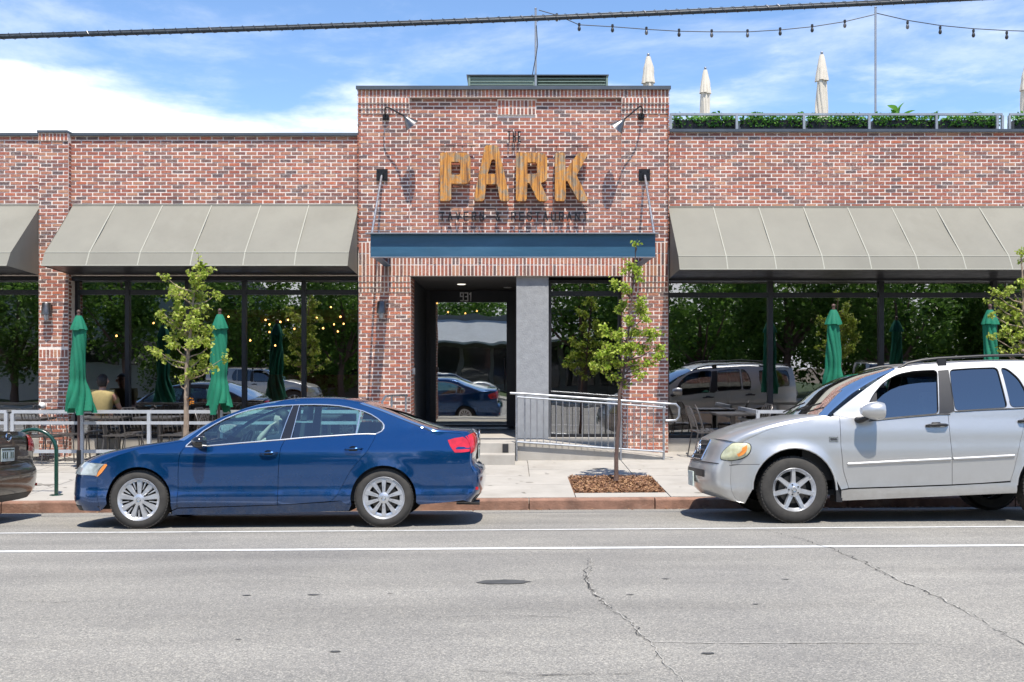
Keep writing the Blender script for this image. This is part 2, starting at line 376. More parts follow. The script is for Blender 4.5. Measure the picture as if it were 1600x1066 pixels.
def road_strip(name, mat, pts, w, lift, parent, jag=0.0):
    """a flat strip lying on the road along points (x, y)"""
    m = MB(); vs = []; n = len(pts)
    for i, p in enumerate(pts):
        a = Vector(pts[max(0, i-1)]); b = Vector(pts[min(n-1, i+1)]); t = (b - a).normalized(); nn = Vector((-t.y, t.x))
        ww = (w[i] if isinstance(w, list) else w) / 2
        for s in (-1, 1):
            q = Vector(p) + nn * (s * ww * (1 + rnd.uniform(-jag, jag))); vs.append((q.x, q.y, road_z(q.x, q.y) + lift))
    m.add(vs, [(2*i, 2*i+1, 2*i+3, 2*i+2) for i in range(n-1)])
    return m.build(name, mat, parent)
def road_px(px, py): v = on_surface(px, py, road_z); return (v.x, v.y)
road_strip('painted_line', M['paint_line'], [(x, 10.73 + .0006*x) for x in range(-40, 41)], .085, .004, road, .12)
road_strip('painted_line', M['paint_line'], [(x, 9.26 - .0028*x) for x in range(-40, 41)], .12, .004, road, .08)
for x0 in range(-60, 60, 12): road_strip('painted_line', M['paint_line'], [(x0 + i, 2.2) for i in range(4)], .1, .004, road, .08)
road_strip('painted_line', M['paint_line'], [(x, -3.4) for x in range(-40, 41)], .1, .004, road, .1)
def crack(pxs, w, mat='crack', amp=.03):
    base = [road_px(*p) for p in pxs]; pts = []
    for a, b in zip(base, base[1:]):
        L = math.dist(a, b); k = max(2, int(L / .05))
        for i in range(k): pts.append((lerp(a[0], b[0], i/k) + rnd.uniform(-amp, amp), lerp(a[1], b[1], i/k) + rnd.uniform(-amp, amp)*.6))
    pts.append(base[-1]); n = len(pts)
    ws = [w * rnd.choice((.25, .5, .9, 1.1, 1.5)) * (.4 + .6*math.sin(math.pi*(i+.5)/n)) for i in range(n)]
    road_strip('road_crack', M[mat], pts, ws, .0055, road)
C1 = [(920,868),(922,885),(914,905),(932,932),(955,953),(985,972),(1000,992),(1018,1008),(1036,1035),(1066,1066)]
C2 = [(1180,826),(1250,842),(1300,858),(1352,880),(1400,905),(1450,925),(1500,952),(1560,985),(1600,1008)]
crack([(x+2, y+1) for x, y in C1], .010, 'crack_light', .014); crack(C1, .005); crack([(x-1, y-1) for x, y in C1[1:5]], .008)
crack([(x+2, y+1) for x, y in C2[2:]], .010, 'crack_light', .014); crack(C2, .008)
crack([(640,961),(700,966),(740,963),(830,963),(905,967)], .006, amp=.012)
crack([(1020,1004),(1150,1006),(1300,1005),(1480,1007)], .012, 'crack_light', .008)
crack([(720,1048),(850,1056),(1000,1053)], .006, amp=.012)
crack([(1440,832),(1520,833),(1590,842)], .006)
crack([(40,940),(90,943),(150,940)], .005); crack([(440,900),(520,905)], .005)
pm = MB(); c0 = road_px(787, 910); vs = [(c0[0], c0[1], road_z(*c0) + .0045)]
for i in range(28):
    t = 2*math.pi*i/28; r = 1 + rnd.uniform(-.12, .12); q = (c0[0] + .19*r*math.cos(t), c0[1] + .085*r*math.sin(t)); vs.append((q[0], q[1], road_z(*q) + .0045))
pm.add(vs, [(0, i+1, (i+1) % 28 + 1) for i in range(28)]); pm.build('tar_patch', M['stain'], road)
for (px, py, r) in ((490,930,.02),(385,931,.014),(524,1019,.014),(1106,1022,.016),(985,930,.012),(1228,906,.012),(1040,905,.012),(372,1000,.008),(1180,945,.01),(610,928,.008)):
    c0 = road_px(px, py); q = MB(); n = 14
    q.add([(c0[0] + r*(1.2+.5*rnd.random())*1.6*math.cos(2*math.pi*i/n), c0[1] + r*(.6+.5*rnd.random())*math.sin(2*math.pi*i/n), road_z(*c0) + .0048) for i in range(n)], [tuple(range(n))])
    q.build('tar_patch', M['stain'], road)

# kerb: long worn red stones
def kerb(y0, sgn):
    k0 = tag(bpy.data.objects.new('curb', None), kind='structure'); col.objects.link(k0)
    x = -42.0
    while x < 42:
        L = rnd.uniform(1.6, 2.6); j = rnd.uniform(-.006, .006); x1 = x + L - .014
        zr0, zr1 = road_z(x, y0) - .2, road_z(x1, y0) - .2; t0, t1 = walk_z(x, CURB_Y + .15) + j, walk_z(x1, CURB_Y + .15) + j
        ya, yb = (y0 + rnd.uniform(-.008, .008), y0 + .15*sgn)
        m = MB(); b = .022
        prof = [(ya, 0), (ya, 1), (ya + b*.35*sgn, 2), (ya + b*sgn, 3), (yb, 3)]
        N = 7; vs = []
        for i in range(N + 1):
            xx = lerp(x, x1, i/N); zz = lerp(t0, t1, i/N); z0 = lerp(zr0, zr1, i/N); w = rnd.uniform(-.004, .004)
            h = [z0, zz - b + w, zz - b*.35 + w, zz, zz]
            for k, (yy, q) in enumerate(prof): vs.append((xx, yy + (w if k < 3 else 0), h[k] ))
            vs.append((xx, yb, z0))
        fs = []
        for i in range(N):
            for k in range(5):
                a = i*6 + k; f = (a, a+6, a+7, a+1); fs.append(f if sgn > 0 else f[::-1])
        fs += [(0,1,2,3,4,5), tuple(N*6 + k for k in (5,4,3,2,1,0))]
        m.add(vs, fs); m.build('curb_stone', M['curb'], k0, smooth=25); x += L
kerb(CURB_Y, 1)
sw = MB(); sw.box(-42, 42, CURB_Y + .16, 18.6, -.3, -.29)
def slabquad(m, x0, x1, y0, y1, z=0, th=.05):
    c = [(x0,y0),(x1,y0),(x1,y1),(x0,y1)]
    m.hexa([(a, b, walk_z(a, b) + z - th) for a, b in c] + [(a, b, walk_z(a, b) + z) for a, b in c])
base = MB(); slabquad(base, -42, 42, CURB_Y + .15, 18.9, -.03)
sidewalk = tag(base.build('sidewalk', M['concrete_edge']), kind='structure')
PITS = [(-5.35, -4.1), (.84, 2.09), (4.3, 6.1), (6.8, 8.0)]
def slab(x0, x1, y0, y1):
    m = MB(); j = .006; z = rnd.uniform(-.002, .002); slabquad(m, x0 + j, x1 - j, y0 + j, y1 - j, z, .04); m.build('paving_slab', M['concrete'], sidewalk)
xs0 = [.26 + 1.58*k for k in range(-9, 9)]
for a, b in zip(xs0, xs0[1:]):
    slab(a, b, 15.45, 16.25); slab(a, b, 16.25, 17.75); slab(a, b, 17.75, 18.85)
edges = sorted([-14.2, -12.6, -11, -9.4, -7.8, -6.6, -2.6, -1.0, 3.2, 9.6, 11.2, 12.8] + [e for p in PITS for e in p])
for a, b in zip(edges, edges[1:]):
    if (a, b) in PITS: slab(a, b, CURB_Y + .16, 13.85)
    else:
        slab(a, b, CURB_Y + .16, 14.6); slab(a, b, 14.6, 15.45)
    if (a, b) in PITS:
        pt = MB(); vs = []; nx, ny = 16, 16
        for j in range(ny+1):
            for i in range(nx+1):
                x = lerp(a, b, i/nx); y = lerp(13.86, 15.44, j/ny); e = min(i, nx-i, j, ny-j)
                vs.append((x, y, walk_z(x, y) - .018 + min(e, 2)*.012 + rnd.uniform(-.008, .008)))
        pt.add(vs, [(j*(nx+1)+i, j*(nx+1)+i+1, (j+1)*(nx+1)+i+1, (j+1)*(nx+1)+i) for j in range(ny) for i in range(nx)])
        bed = tag(pt.build('mulch_bed', M['mulch']), kind='structure')
        ch = MB()
        for _ in range(4200 if a == .84 else 1500):
            x, y = rnd.uniform(a+.02, b-.02), rnd.uniform(13.88, 15.42); L = rnd.uniform(.008, .026); w = L*rnd.uniform(.3, .6)
            rot = Euler((rnd.uniform(-.6,.6), rnd.uniform(-.6,.6), rnd.uniform(0, 6.3))).to_matrix(); c = Vector((x, y, walk_z(x, y) + .010 + rnd.random()*.012))
            ch.add([c + rot @ Vector(q) for q in ((-L,-w,0),(L,-w*.7,0),(L*.8,w,0),(-L*.9,w*.8,0))], [(0,1,2,3)])
        tag(ch.build('mulch_chips', M['mulch_chip'], bed), kind='stuff')
gs = MB()
for _ in range(260):
    x, y = rnd.uniform(-9, 9), rnd.uniform(13.6, 17.2); r = rnd.uniform(.008, .028) if rnd.random() < .85 else rnd.uniform(.05, .12)
    if any(q[0] - .1 < x < q[1] + .1 and y < 15.5 for q in PITS): continue
    n = 9; gs.add([(x + r*1.2*math.cos(2*math.pi*i/n)*rnd.uniform(.75, 1.2), y + r*math.sin(2*math.pi*i/n)*rnd.uniform(.75, 1.2), walk_z(x, y) + .0035) for i in range(n)], [tuple(range(n))])
tag(gs.build('pavement_stains', M['gum'], sidewalk), kind='stuff')
# dry leaves and grit along the kerb under the silver car
lt = MB()
for _ in range(420):
    x = rnd.uniform(3.6, 9) if rnd.random() < .75 else rnd.uniform(-9, 4); y = CURB_Y - abs(rnd.gauss(0, .05)) - .01; L = rnd.uniform(.008, .028)
    rot = Euler((rnd.uniform(-.5,.5), rnd.uniform(-.5,.5), rnd.uniform(0, 6.3))).to_matrix(); c = Vector((x, y, road_z(x, y) + .012))
    lt.add([c + rot @ Vector(q) for q in ((-L,-L*.5,0),(L,-L*.4,0),(L*.8,L*.5,0),(-L*.9,L*.5,0))], [(0,1,2,3)])
tag(lt.build('leaf_litter', M['mulch_chip']), kind='stuff')

# ------------------------------------------------------------------ the brick restaurant
BX, BY = 0.0, 18.39
bld = thing('restaurant_building', 'one-storey red brick restaurant with tall entrance block, dark framed windows and flat roof', 'restaurant building', (0, BY, .3))
BR = []     # (x0, x1, z0, z1, y, kind)  kind: s stretcher, v soldier, or 'x-'/'x+' reveals
CH, CL, JT = .0675, .2055, .0165
def stretchers(x0, x1, z0, z1, y, phase=0, holes=(), face='f'):
    k = 0; z = z1
    while z - CH > z0 - .01:
        zt, zb = z - JT/2, max(z - CH + JT/2, z0)
        off = (phase + (k % 2) * .5) * CL
        x = x0 - CL + (off % CL)
        while x < x1:
            a, b = max(x + JT/2, x0 + .001), min(x + CL - JT/2, x1 - .001)
            if b - a > .008:
                segs = [(a, b)]
                for (hx0, hx1, hz0, hz1) in holes:
                    if zb < hz1 - .01 and zt > hz0 + .01:
                        ns = []
                        for (p, q) in segs:
                            if q <= hx0 or p >= hx1: ns.append((p, q)); continue
                            if p < hx0 - .008: ns.append((p, hx0 - .004))
                            if q > hx1 + .008: ns.append((hx1 + .004, q))
                        segs = ns
                for (p, q) in segs: BR.append((p, q, zb, zt, y, face))
            x += CL
        z -= CH; k += 1
def soldiers(x0, x1, z0, z1, y, face='f'):
    n = max(1, round((x1 - x0) / CH)); w = (x1 - x0) / n
    for i in range(n): BR.append((x0 + i*w + JT/2, x0 + (i+1)*w - JT/2, z0 + JT/2, z1 - JT/2, y, face))
walls = {}
def wall(x0, x1, y0, y1, z0, z1, name='wall', mat='mortar', parent=None):
    m = MB(); m.box(x0, x1, y0, y1, z0, z1); return m.build(name, M[mat], parent or bld)
EX0, EX1, OX0, OX1, OZ, ETOP = -2.759, 2.81, -1.828, 1.995, 3.484, 6.83
PX0, PX1 = -1.84, 1.966
# entrance block masonry
wall(EX0, EX1, 18.45, 18.95, OZ + .002, ETOP)                          # field above the opening
entry_wall = bld
wall(EX0, PX0, 18.395, 18.4495, 4.09, ETOP - .001, 'pilaster'); wall(PX1, EX1, 18.395, 18.4495, 4.09, ETOP - .001, 'pilaster')
wall(PX0 + .001, PX1 - .001, 18.425, 18.449, 4.09, 6.68, 'sign_panel')
wall(EX0, EX1, 18.395, 18.4495, OZ + .003, 4.089, 'lintel')
wall(EX0, OX0, 18.44, 19.1, .05, OZ, 'pier'); wall(OX1, EX1, 18.44, 19.1, .05, OZ, 'pier')
# corbelled capitals: (z0, z1, y)
CAP = [(6.68, 6.829, 18.335), (6.575, 6.68, 18.335), (6.485, 6.575, 18.357), (6.40, 6.485, 18.377)]
wall(EX0 - .0, EX1, 18.336, 18.3945, 6.68, 6.83, 'corbel')
soldiers(EX0, EX1, 6.68, 6.825, 18.336)
for (a, b) in ((EX0, PX0), (PX1, EX1)):
    for (z0, z1, y) in CAP[1:]:
        wall(a, b, y + .001, 18.3945, z0, z1 - .001, 'corbel'); soldiers(a, b, z0, z1, y + .001)
    stretchers(a, b, 4.10, 6.40, 18.395, phase=.3)
stretchers(PX0, PX1, 4.10, 6.68, 18.425, phase=.1, holes=[(-.26, .425, 6.37, 6.66)])
wall(-.26, .425, 18.402, 18.4245, 6.38, 6.66, 'corbel'); soldiers(-.26, .425, 6.51, 6.65, 18.402); soldiers(-.26, .425, 6.38, 6.51, 18.402)
for i in range(3): soldiers(EX0, EX1, OZ + .203*i, OZ + .203*(i+1), 18.395)
for (a, b) in ((EX0, OX0), (OX1, EX1)):
    for (z0, z1, y) in ((3.38, 3.483, 18.400), (3.285, 3.38, 18.414), (3.195, 3.285, 18.428)):
        wall(a, b, y, 18.4395, z0, z1 - .0005, 'corbel'); soldiers(a, b, z0, z1, y)
    stretchers(a, b, .25, 3.195, 18.44, phase=.2)
stretchers(18.45, 19.1, .25, OZ, OX0, face='+')                # left pier's inner face looks right
stretchers(18.45, 19.1, .25, OZ, OX1, face='-')
stretchers(18.34, 18.55, 4.0, ETOP, EX0, face='-'); stretchers(18.34, 18.55, 4.0, ETOP, EX1, face='+')
stretchers(18.45, 18.7, .25, 3.45, EX1, face='+'); stretchers(18.45, 18.7, .25, 3.45, EX0, face='-')
# wings
LW, LTOP, RTOP, HEAD = 18.55, 6.03, 6.10, 3.50
wall(-12.5, EX0 - .002, LW, 18.95, HEAD, LTOP); wall(EX1 + .002, 12.5, LW, 18.95, HEAD - .02, RTOP)
stretchers(-7.986, EX0, 4.66, LTOP - .005, LW, phase=.4); stretchers(-12.4, -8.516, 4.66, LTOP - .005, LW, phase=.1)
stretchers(EX1, 12.4, 4.62, RTOP - .005, LW, phase=.7)
LPX0, LPX1 = -8.516, -7.986
wall(LPX0, LPX1, 18.43, 18.95, .05, HEAD - .001, 'pier'); wall(LPX0, LPX1, 18.43, 18.5495, HEAD, 6.06, 'pier')
soldiers(LPX0, LPX1, 5.92, 6.055, 18.405); wall(LPX0, LPX1, 18.406, 18.4295, 5.92, 6.06, 'corbel')
stretchers(LPX0, LPX1, 2.17, 5.92, 18.43, phase=.15); soldiers(LPX0, LPX1, 2.02, 2.17, 18.43); stretchers(LPX0, LPX1, .2, 2.02, 18.43, phase=.65)
stretchers(18.44, 18.56, .2, 5.9, LPX1, face='+'); stretchers(18.44, 18.56, .2, 5.9, LPX0, face='-')
# rest of the shell
SIDE = MB(); SIDE.box(-12.7, -12.5, 18.55, 40, 0, 5.9); SIDE.box(12.5, 12.7, 18.55, 40, 0, 5.9); SIDE.box(-12.7, 12.7, 39.8, 40, 0, 5.9)
SIDE.build('outer_wall', M['mortar'], bld)
rf = MB(); rf.box(-12.5, 12.5, 18.951, 39.8, 5.30, 5.5); rf.build('flat_roof', M['roof'], bld)
rb = MB(); rb.box(EX0, EX1, 18.951, 22.5, 5.5, 6.6); rb.build('entrance_block_roof', M['roof'], bld)
cp = MB(); cp.box(-12.5, LPX0 - .01, 18.49, 19.05, LTOP, LTOP + .05); cp.box(LPX1 + .01, EX0 - .01, 18.49, 19.05, LTOP, LTOP + .05)
cp.box(LPX0 - .008, LPX1 + .008, 18.37, 19.05, 6.061, 6.10); cp.build('coping', M['coping'], bld)
cp = MB(); cp.box(EX1 + .01, 12.5, 18.49, 19.05, RTOP, RTOP + .05); cp.build('coping', M['coping'], bld)
cp = MB(); cp.box(EX0 - .03, EX1 + .03, 18.29, 19.05, ETOP + .001, ETOP + .045); cp.box(EX0 - .03, EX1 + .03, 18.285, 18.30, ETOP - .02, ETOP + .046); cp.build('coping', M['coping'], bld)

# bricks: the 300 nearest whole ones on the entrance block as objects, the rest as one mesh
def brick_box(m, b):
    x0, x1, z0, z1, y, f = b; j = lambda a: rnd.uniform(-a, a); pr = .007 + j(.003)
    x0 += j(.002); x1 += j(.002); z0 += j(.0015); z1 += j(.0015); c = .003
    if f == 'f': q = lambda a, d, h: (a, y - d, h)
    elif f == '+': q = lambda a, d, h: (y + d, a, h)
    else: q = lambda a, d, h: (y - d, a, h)
    vs = [q(x0, -.01, z0), q(x1, -.01, z0), q(x1, -.01, z1), q(x0, -.01, z1), q(x0 + c, pr, z0 + c), q(x1 - c, pr, z0 + c), q(x1 - c, pr + j(.001), z1 - c), q(x0 + c, pr, z1 - c)]
    fs = [(4,5,6,7), (0,1,5,4), (1,2,6,5), (2,3,7,6), (3,0,4,7)]
    if f == '+': pass
    if f == '-': fs = [t[::-1] for t in fs]
    m.add(vs, fs)
cand = [i for i, b in enumerate(BR) if b[5] == 'f' and (b[1]-b[0] > .19 and abs(b[3]-b[2]-(CH-JT)) < .002) and (b[4] in (18.395, 18.425, 18.44)) and abs(b[0]) < 2.8]
cand.sort(key=lambda i: (abs(BR[i][0]) + abs(BR[i][2] - 4.9) * 1.4))
pick = set(cand[:300])
me_s = MB(); brick_box(me_s, (-(CL-JT)/2, (CL-JT)/2, -(CH-JT)/2, (CH-JT)/2, 0, 'f')); me_s = me_s.mesh('brick', M['brick'])
rest = MB()
for i, b in enumerate(BR):
    if i in pick:
        o = bpy.data.objects.new('brick', me_s); col.objects.link(o); o.parent = bld
        o.location = Vector(((b[0]+b[1])/2, b[4] + rnd.uniform(-.002, .002), (b[2]+b[3])/2)) - Vector(bld.location); o.rotation_euler = (rnd.uniform(-.01,.01), 0, rnd.uniform(-.004,.004))
    else: brick_box(rest, b)
tag(rest.build('brickwork', M['brick'], bld), kind='stuff')

# windows
GY = 18.74
def window_bay(x0, x1, z0, z1, muls, tz, y=GY, name='window', fw=.055, th=.09, mw=.075):
    m = MB(); e = .002
    xs = [x0] + [q for q in muls] + [x1]
    m.box(x0, x1, y - th/2, y + th/2, z1 - fw, z1); m.box(x0, x1, y - th/2 - .02, y + th/2, z0, z0 + fw)
    m.box(x0, x0 + fw, y - th/2 + e, y + th/2 - e, z0 + fw, z1 - fw); m.box(x1 - fw, x1, y - th/2 + e, y + th/2 - e, z0 + fw, z1 - fw)
    for q in muls: m.box(q - mw/2, q + mw/2, y - th/2 - .015, y + th/2 - e, z0 + fw, z1 - fw)
    for a, b in zip(xs, xs[1:]):
        m.box(a + fw*.6, b - fw*.6, y - th/2 + .006, y + th/2 - .006, tz - .045, tz + .045)
    w = m.build(name, M['frame'], bld)
    for a, b in zip(xs, xs[1:]):
        for (c, d) in ((z0 + fw*.5, tz - .04), (tz + .04, z1 - fw*.5)):
            p = MB(); t = rnd.uniform(-.004, .004); yy = y + rnd.uniform(-.004, .004)
            p.box(a + fw*.5, b - fw*.5, yy - .006, yy + .006, c, d)
            o = MB(); o.add([(a + fw*.4, yy - t*.5, c), (b - fw*.4, yy + t*.5, c), (b - fw*.4, yy + t*.5, d), (a + fw*.4, yy - t*.5, d)], [(0,1,2,3)]); o.build('pane', M['window'], w)
    return w
gx = lambda px: (px - CX) / 85.4
window_bay(-7.98, -2.765, .56, HEAD - .01, [gx(200), gx(293), gx(382), gx(475)], 3.215)
window_bay(-12.5, -8.52, .56, HEAD - .01, [-10.2], 3.215)
window_bay(2.815, 12.4, .56, HEAD - .03, [gx(1203), gx(1376), gx(1553), gx(1730)], 3.165, mw=.09)
window_bay(.665, 1.99, .57, OZ - .05, [], 3.19, y=18.72)
for (a, b) in ((-12.5, LPX0), (LPX1, EX0), (EX1, 12.4)):
    wall(a, b, 18.60, 18.9, .05, .555, 'window_plinth', 'concrete_edge')
    wall(a + .001, b - .001, 18.552, 18.70, HEAD - .085, HEAD - .021, 'window_head', 'frame')
# entrance recess
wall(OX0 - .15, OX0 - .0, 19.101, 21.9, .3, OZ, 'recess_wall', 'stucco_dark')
pil = wall(.08, .66, 18.47, 21.9, .3, OZ - .004, 'stucco_pillar', 'stucco')
wall(OX0 + .001, .079, 18.47, 21.9, OZ - .001, OZ + .05, 'soffit', 'soffit')
wall(.661, OX1, 18.47, 18.9, OZ - .001, OZ + .05, 'soffit', 'soffit')
wall(.661, 1.99, 18.47, 18.8, .3, .57, 'window_plinth', 'concrete_edge')
for px, py in ((721, 444), (793, 449)):
    D = (EYE - OZ) * F / (HY - py); D = (OZ - EYE) * F / (HY - py)
    m = MB(); m.lathe([(.001, -.012), (.07, -.012), (.085, -.004), (.085, .0)], 20, ((px-CX)*D/F, D, OZ - .0015)); m.build('downlight', M['downlight'] if px < 750 else M['white_metal'], bld, smooth=True)
# door
DY = 21.75
door = MB(); DX0, DX1, DZ0, DZ1 = -1.74, .075, .57, 3.47
door.box(DX0, DX1, DY, DY + .12, 3.22, DZ1); door.box(DX0, DX0 + .12, DY, DY + .12, DZ0, 3.22); door.box(DX1 - .19, DX1, DY, DY + .12, DZ0, 3.22)
door.box(DX0 + .12, DX1 - .19, DY + .01, DY + .1, DZ0, .62)
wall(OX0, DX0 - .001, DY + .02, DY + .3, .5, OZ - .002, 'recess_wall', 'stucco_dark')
dr = door.build('door', M['frame'], bld)
q = MB(); q.box(DX0 + .115, DX1 - .185, DY + .05, DY + .062, .60, 3.24); q.build('pane', M['window'], dr)
q = MB(); hx = DX1 - .23; q.tube([(hx, DY - .01, 1.35), (hx, DY - .07, 1.38), (hx, DY - .07, 2.0), (hx, DY - .01, 2.03)], .014, 8); q.build('handle', M['lamp_metal'], dr, smooth=True)
m = MB(); m.box(DX0, DX1, 20.9, 21.7, .568, .578); m.build('door_mat', M['black_plastic'], bld)

# simple stroke lettering: strokes on a unit cell (0..1 x 0..1)
STROKES = {
 'T': [[(0,1),(1,1)],[(.5,1),(.5,0)]], 'H': [[(0,0),(0,1)],[(1,0),(1,1)],[(0,.5),(1,.5)]], 'E': [[(1,1),(0,1),(0,0),(1,0)],[(0,.5),(.8,.5)]],
 'A': [[(0,0),(.5,1),(1,0)],[(.2,.38),(.8,.38)]], 'V': [[(0,1),(.5,0),(1,1)]], 'R': [[(0,0),(0,1),(.8,1),(1,.85),(1,.62),(.8,.5),(0,.5)],[(.5,.5),(1,0)]],
 'N': [[(0,0),(0,1),(1,0),(1,1)]], 'S': [[(1,.85),(.8,1),(.2,1),(0,.85),(0,.62),(1,.4),(1,.15),(.8,0),(.2,0),(0,.15)]], 'U': [[(0,1),(0,.15),(.2,0),(.8,0),(1,.15),(1,1)]],
 '&': [[(1,0),(.15,.75),(.3,1),(.6,1),(.7,.8),(0,.3),(.2,0),(.6,0),(1,.4)]],
 '9': [[(1,.55),(0,.55),(0,1),(1,1),(1,.15),(.85,0),(.1,0)]], '3': [[(0,1),(1,1),(1,0),(0,0)],[(.25,.52),(1,.52)]], '1': [[(.2,.85),(.6,1),(.6,0)]],
}
def stroke_letter(ch, x, z, w, h, y, t, depth):
    m = MB()
    for k, st in enumerate(STROKES[ch]):
        pts = [(x + a*w, z + b*h) for a, b in st]
        for i, (a, b) in enumerate(zip(pts, pts[1:])):
            a, b = Vector(a), Vector(b); d = (b - a).normalized(); n = Vector((-d.y, d.x)) * t/2; a = a - d*t/2; b = b + d*t/2
            dy = .0006 * (i + 3*k)
            c = [a - n, b - n, b + n, a + n]
            m.hexa([(p.x, y - dy, p.y) for p in c] + [(p.x, y - depth - dy, p.y) for p in c])
    return m
num = thing('house_number', 'white number 931 on the dark band above the glass entrance door', 'house number', (-.97, DY - .01, 3.3))
for ch, px in (('9', 719.5), ('3', 726.5), ('1', 733)):
    s = DY - .004; stroke_letter(ch, PX(px, s), PZ(470, s), .06, .165, s, .024, .012).build('numeral', M['number'], num)

# interior
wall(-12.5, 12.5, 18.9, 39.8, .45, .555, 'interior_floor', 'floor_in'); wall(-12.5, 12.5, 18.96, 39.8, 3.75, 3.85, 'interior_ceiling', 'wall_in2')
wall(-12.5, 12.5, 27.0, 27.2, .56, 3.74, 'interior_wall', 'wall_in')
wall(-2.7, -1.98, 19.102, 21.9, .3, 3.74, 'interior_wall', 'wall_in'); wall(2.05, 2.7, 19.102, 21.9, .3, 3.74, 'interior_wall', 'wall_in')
for x in (-6.2, -3.4, 5.0, 8.6): wall(x, x + .35, 23.5, 23.85, .56, 3.74, 'interior_column', 'wall_in')
for z, y in ((2.95, 22.6), (2.9, 24.5)): wall(-7.8, -2.8, y, y + .18, z, z + .16, 'interior_beam', 'orange_wood')
bar = wall(-5.9, -3.0, 24.5, 25.1, .56, 1.65, 'bar_counter', 'orange_wood')
ORDW = ['first','second','third','fourth','fifth','sixth','seventh','eighth','ninth','tenth','eleventh','twelfth']
bulbs = [(182,525),(240,505),(357,495),(359,500),(380,500),(391,532),(401,505),(415,500),(421,507),(421,519),(430,540),(438,503),(448,486),(450,500),(460,514),(495,496),(505,513),(517,480),(522,507),(532,495),(537,506),(528,518),(683,474),(727,490),(700,488),(745,486)]
for k, (px, py) in enumerate(bulbs):
    D = 20.6 + (k * 7 % 11) * .42 if px < 600 else 22.6 + .3*(k % 3)
    p = P(px, py, D); b = thing('pendant_bulb', None, 'pendant bulb', tuple(p), 'lit bulbs hanging inside the restaurant windows')
    pane = 'entrance door glass' if px > 600 else ['first','second','third','fourth','fifth'][sum(px > q for q in (200, 293, 382, 475))] + ' left window pane'
    same = sorted([q for q in bulbs if (px > 600) == (q[0] > 600) and (px > 600 or sum(q[0] > w for w in (200, 293, 382, 475)) == sum(px > w for w in (200, 293, 382, 475)))])
    b['label'] = 'lit bulb inside behind the %s, %s from its left edge' % (pane, ORDW[same.index((px, py))])
    m = MB(); m.ball((0,0,0), .020, 6); m.build('bulb', M['bulb_lit'], b, True, local=True)
    m = MB(); m.tube([(0,0,.025), (0,0,3.74 - p.z)], .004, 4); m.build('cord', M['black_plastic'], b, local=True)

# entrance steps, landing and ramp
LZ = .566
steps = thing('entrance_steps', 'two pale concrete steps leading up to the entrance door', 'steps', (-1.2, 17.3, .3))
m = MB(); m.box(-2.72, .05, 17.27, 18.44, .1, LZ); m.build('landing', M['concrete'], steps)
m = MB(); m.box(-1.83, .078, 18.442, 21.74, .1, LZ - .001); m.build('landing', M['concrete'], steps)
m = MB(); m.box(-2.72, .05, 16.82, 17.265, .1, .405); m.build('step', M['concrete'], steps)
m = MB(); m.box(-.16, -.06, 17.258, 17.2695, .41, .555); m.build('tread_marker', M['black_plastic'], steps)
ramp_t = thing('entrance_ramp', 'low sloping concrete ramp behind the galvanised railing', 'ramp', (1.3, 17.8, .3))
def rz(x): return lerp(LZ, walk_z(2.75, 17.4) + .005, min(1, max(0, (x - .55) / 2.2)))
m = MB(); xs = [.055, .55, 1.1, 1.65, 2.2, 2.75]; vs = []
for x in xs: vs += [(x, 17.38, .05), (x, 17.38, rz(x)), (x, 18.438, rz(x)), (x, 18.438, .05)]
fs = [(0,3,2,1)] + [tuple(4*(len(xs)-1) + k for k in (0,1,2,3))]
for i in range(len(xs)-1):
    a = 4*i; fs += [(a, a+4, a+5, a+1)[::-1], (a+1, a+5, a+6, a+2)[::-1], (a+2, a+6, a+7, a+3)[::-1]]
m.add(vs, [f[::-1] if len(f) == 4 and i > 1 else f for i, f in enumerate(fs)]); m.build('ramp_slab', M['concrete'], ramp_t)
m = MB(); m.box(.665, 1.99, 18.438, 18.475, .1, .4); m.build('ramp_edge', M['concrete_edge'], ramp_t)

# steel canopy frame
can = thing('steel_canopy_frame', 'open blue steel channel canopy hung on two rods above the entrance', 'canopy frame', (0, 16.88, 4.0))
CY = 16.88; cz0, cz1 = PZ(403, CY), PZ(365, CY); cx0, cx1 = PX(579, CY), PX(1024, CY)
m = MB(); m.box(cx0, cx1, CY, CY + .014, cz0 + .012, cz1 - .012); m.build('web_plate', M['steel_blue'], can)
m = MB(); m.box(cx0 - .075, cx1 + .045, CY - .09, CY + .05, cz1 - .012, cz1 + .004); m.build('top_flange', M['pole_grey'], can)
m = MB(); m.box(cx0, cx1, CY - .07, CY + .05, cz0, cz0 + .012); m.build('bottom_flange', M['galv'], can)
for s, x in ((-1, cx0 + .02), (1, cx1 - .02)):
    m = MB(); xi = x - s*.02
    m.box(min(xi, xi - s*.012), max(xi, xi - s*.012), CY + .052, 18.38, cz0 + .013, cz1 - .013)
    m.box(min(xi, xi - s*.13), max(xi, xi - s*.13), CY + .052, 18.38, cz1 - .0125, cz1 - .0005); m.box(min(xi, xi - s*.13), max(xi, xi - s*.13), CY + .052, 18.38, cz0 + .0005, cz0 + .0125)
    m.build('side_channel', M['steel_blue'], can)
    wx = PX(597 if s < 0 else 1007, 18.37); wz = PZ(274, 18.37)
    m = MB(); m.tube([(wx, 18.33, wz), (x + s*.0, CY + .03, cz1 + .02)], .021, 10); m.build('tie_rod', M['galv'], can, True)
    m = MB(); m.box(wx - .10, wx + .10, 18.36, 18.384, wz - .10, wz + .11); m.box(wx - .03, wx + .03, 18.29, 18.36, wz - .04, wz + .03)
    for a in (-.065, .065):
        for b in (-.065, .075): m.lathe([(.001, -.012), (.013, -.012), (.013, 0)], 8, (wx + a, 18.36, wz + b), 'y')
    m.build('anchor_plate', M['black_metal'], can)

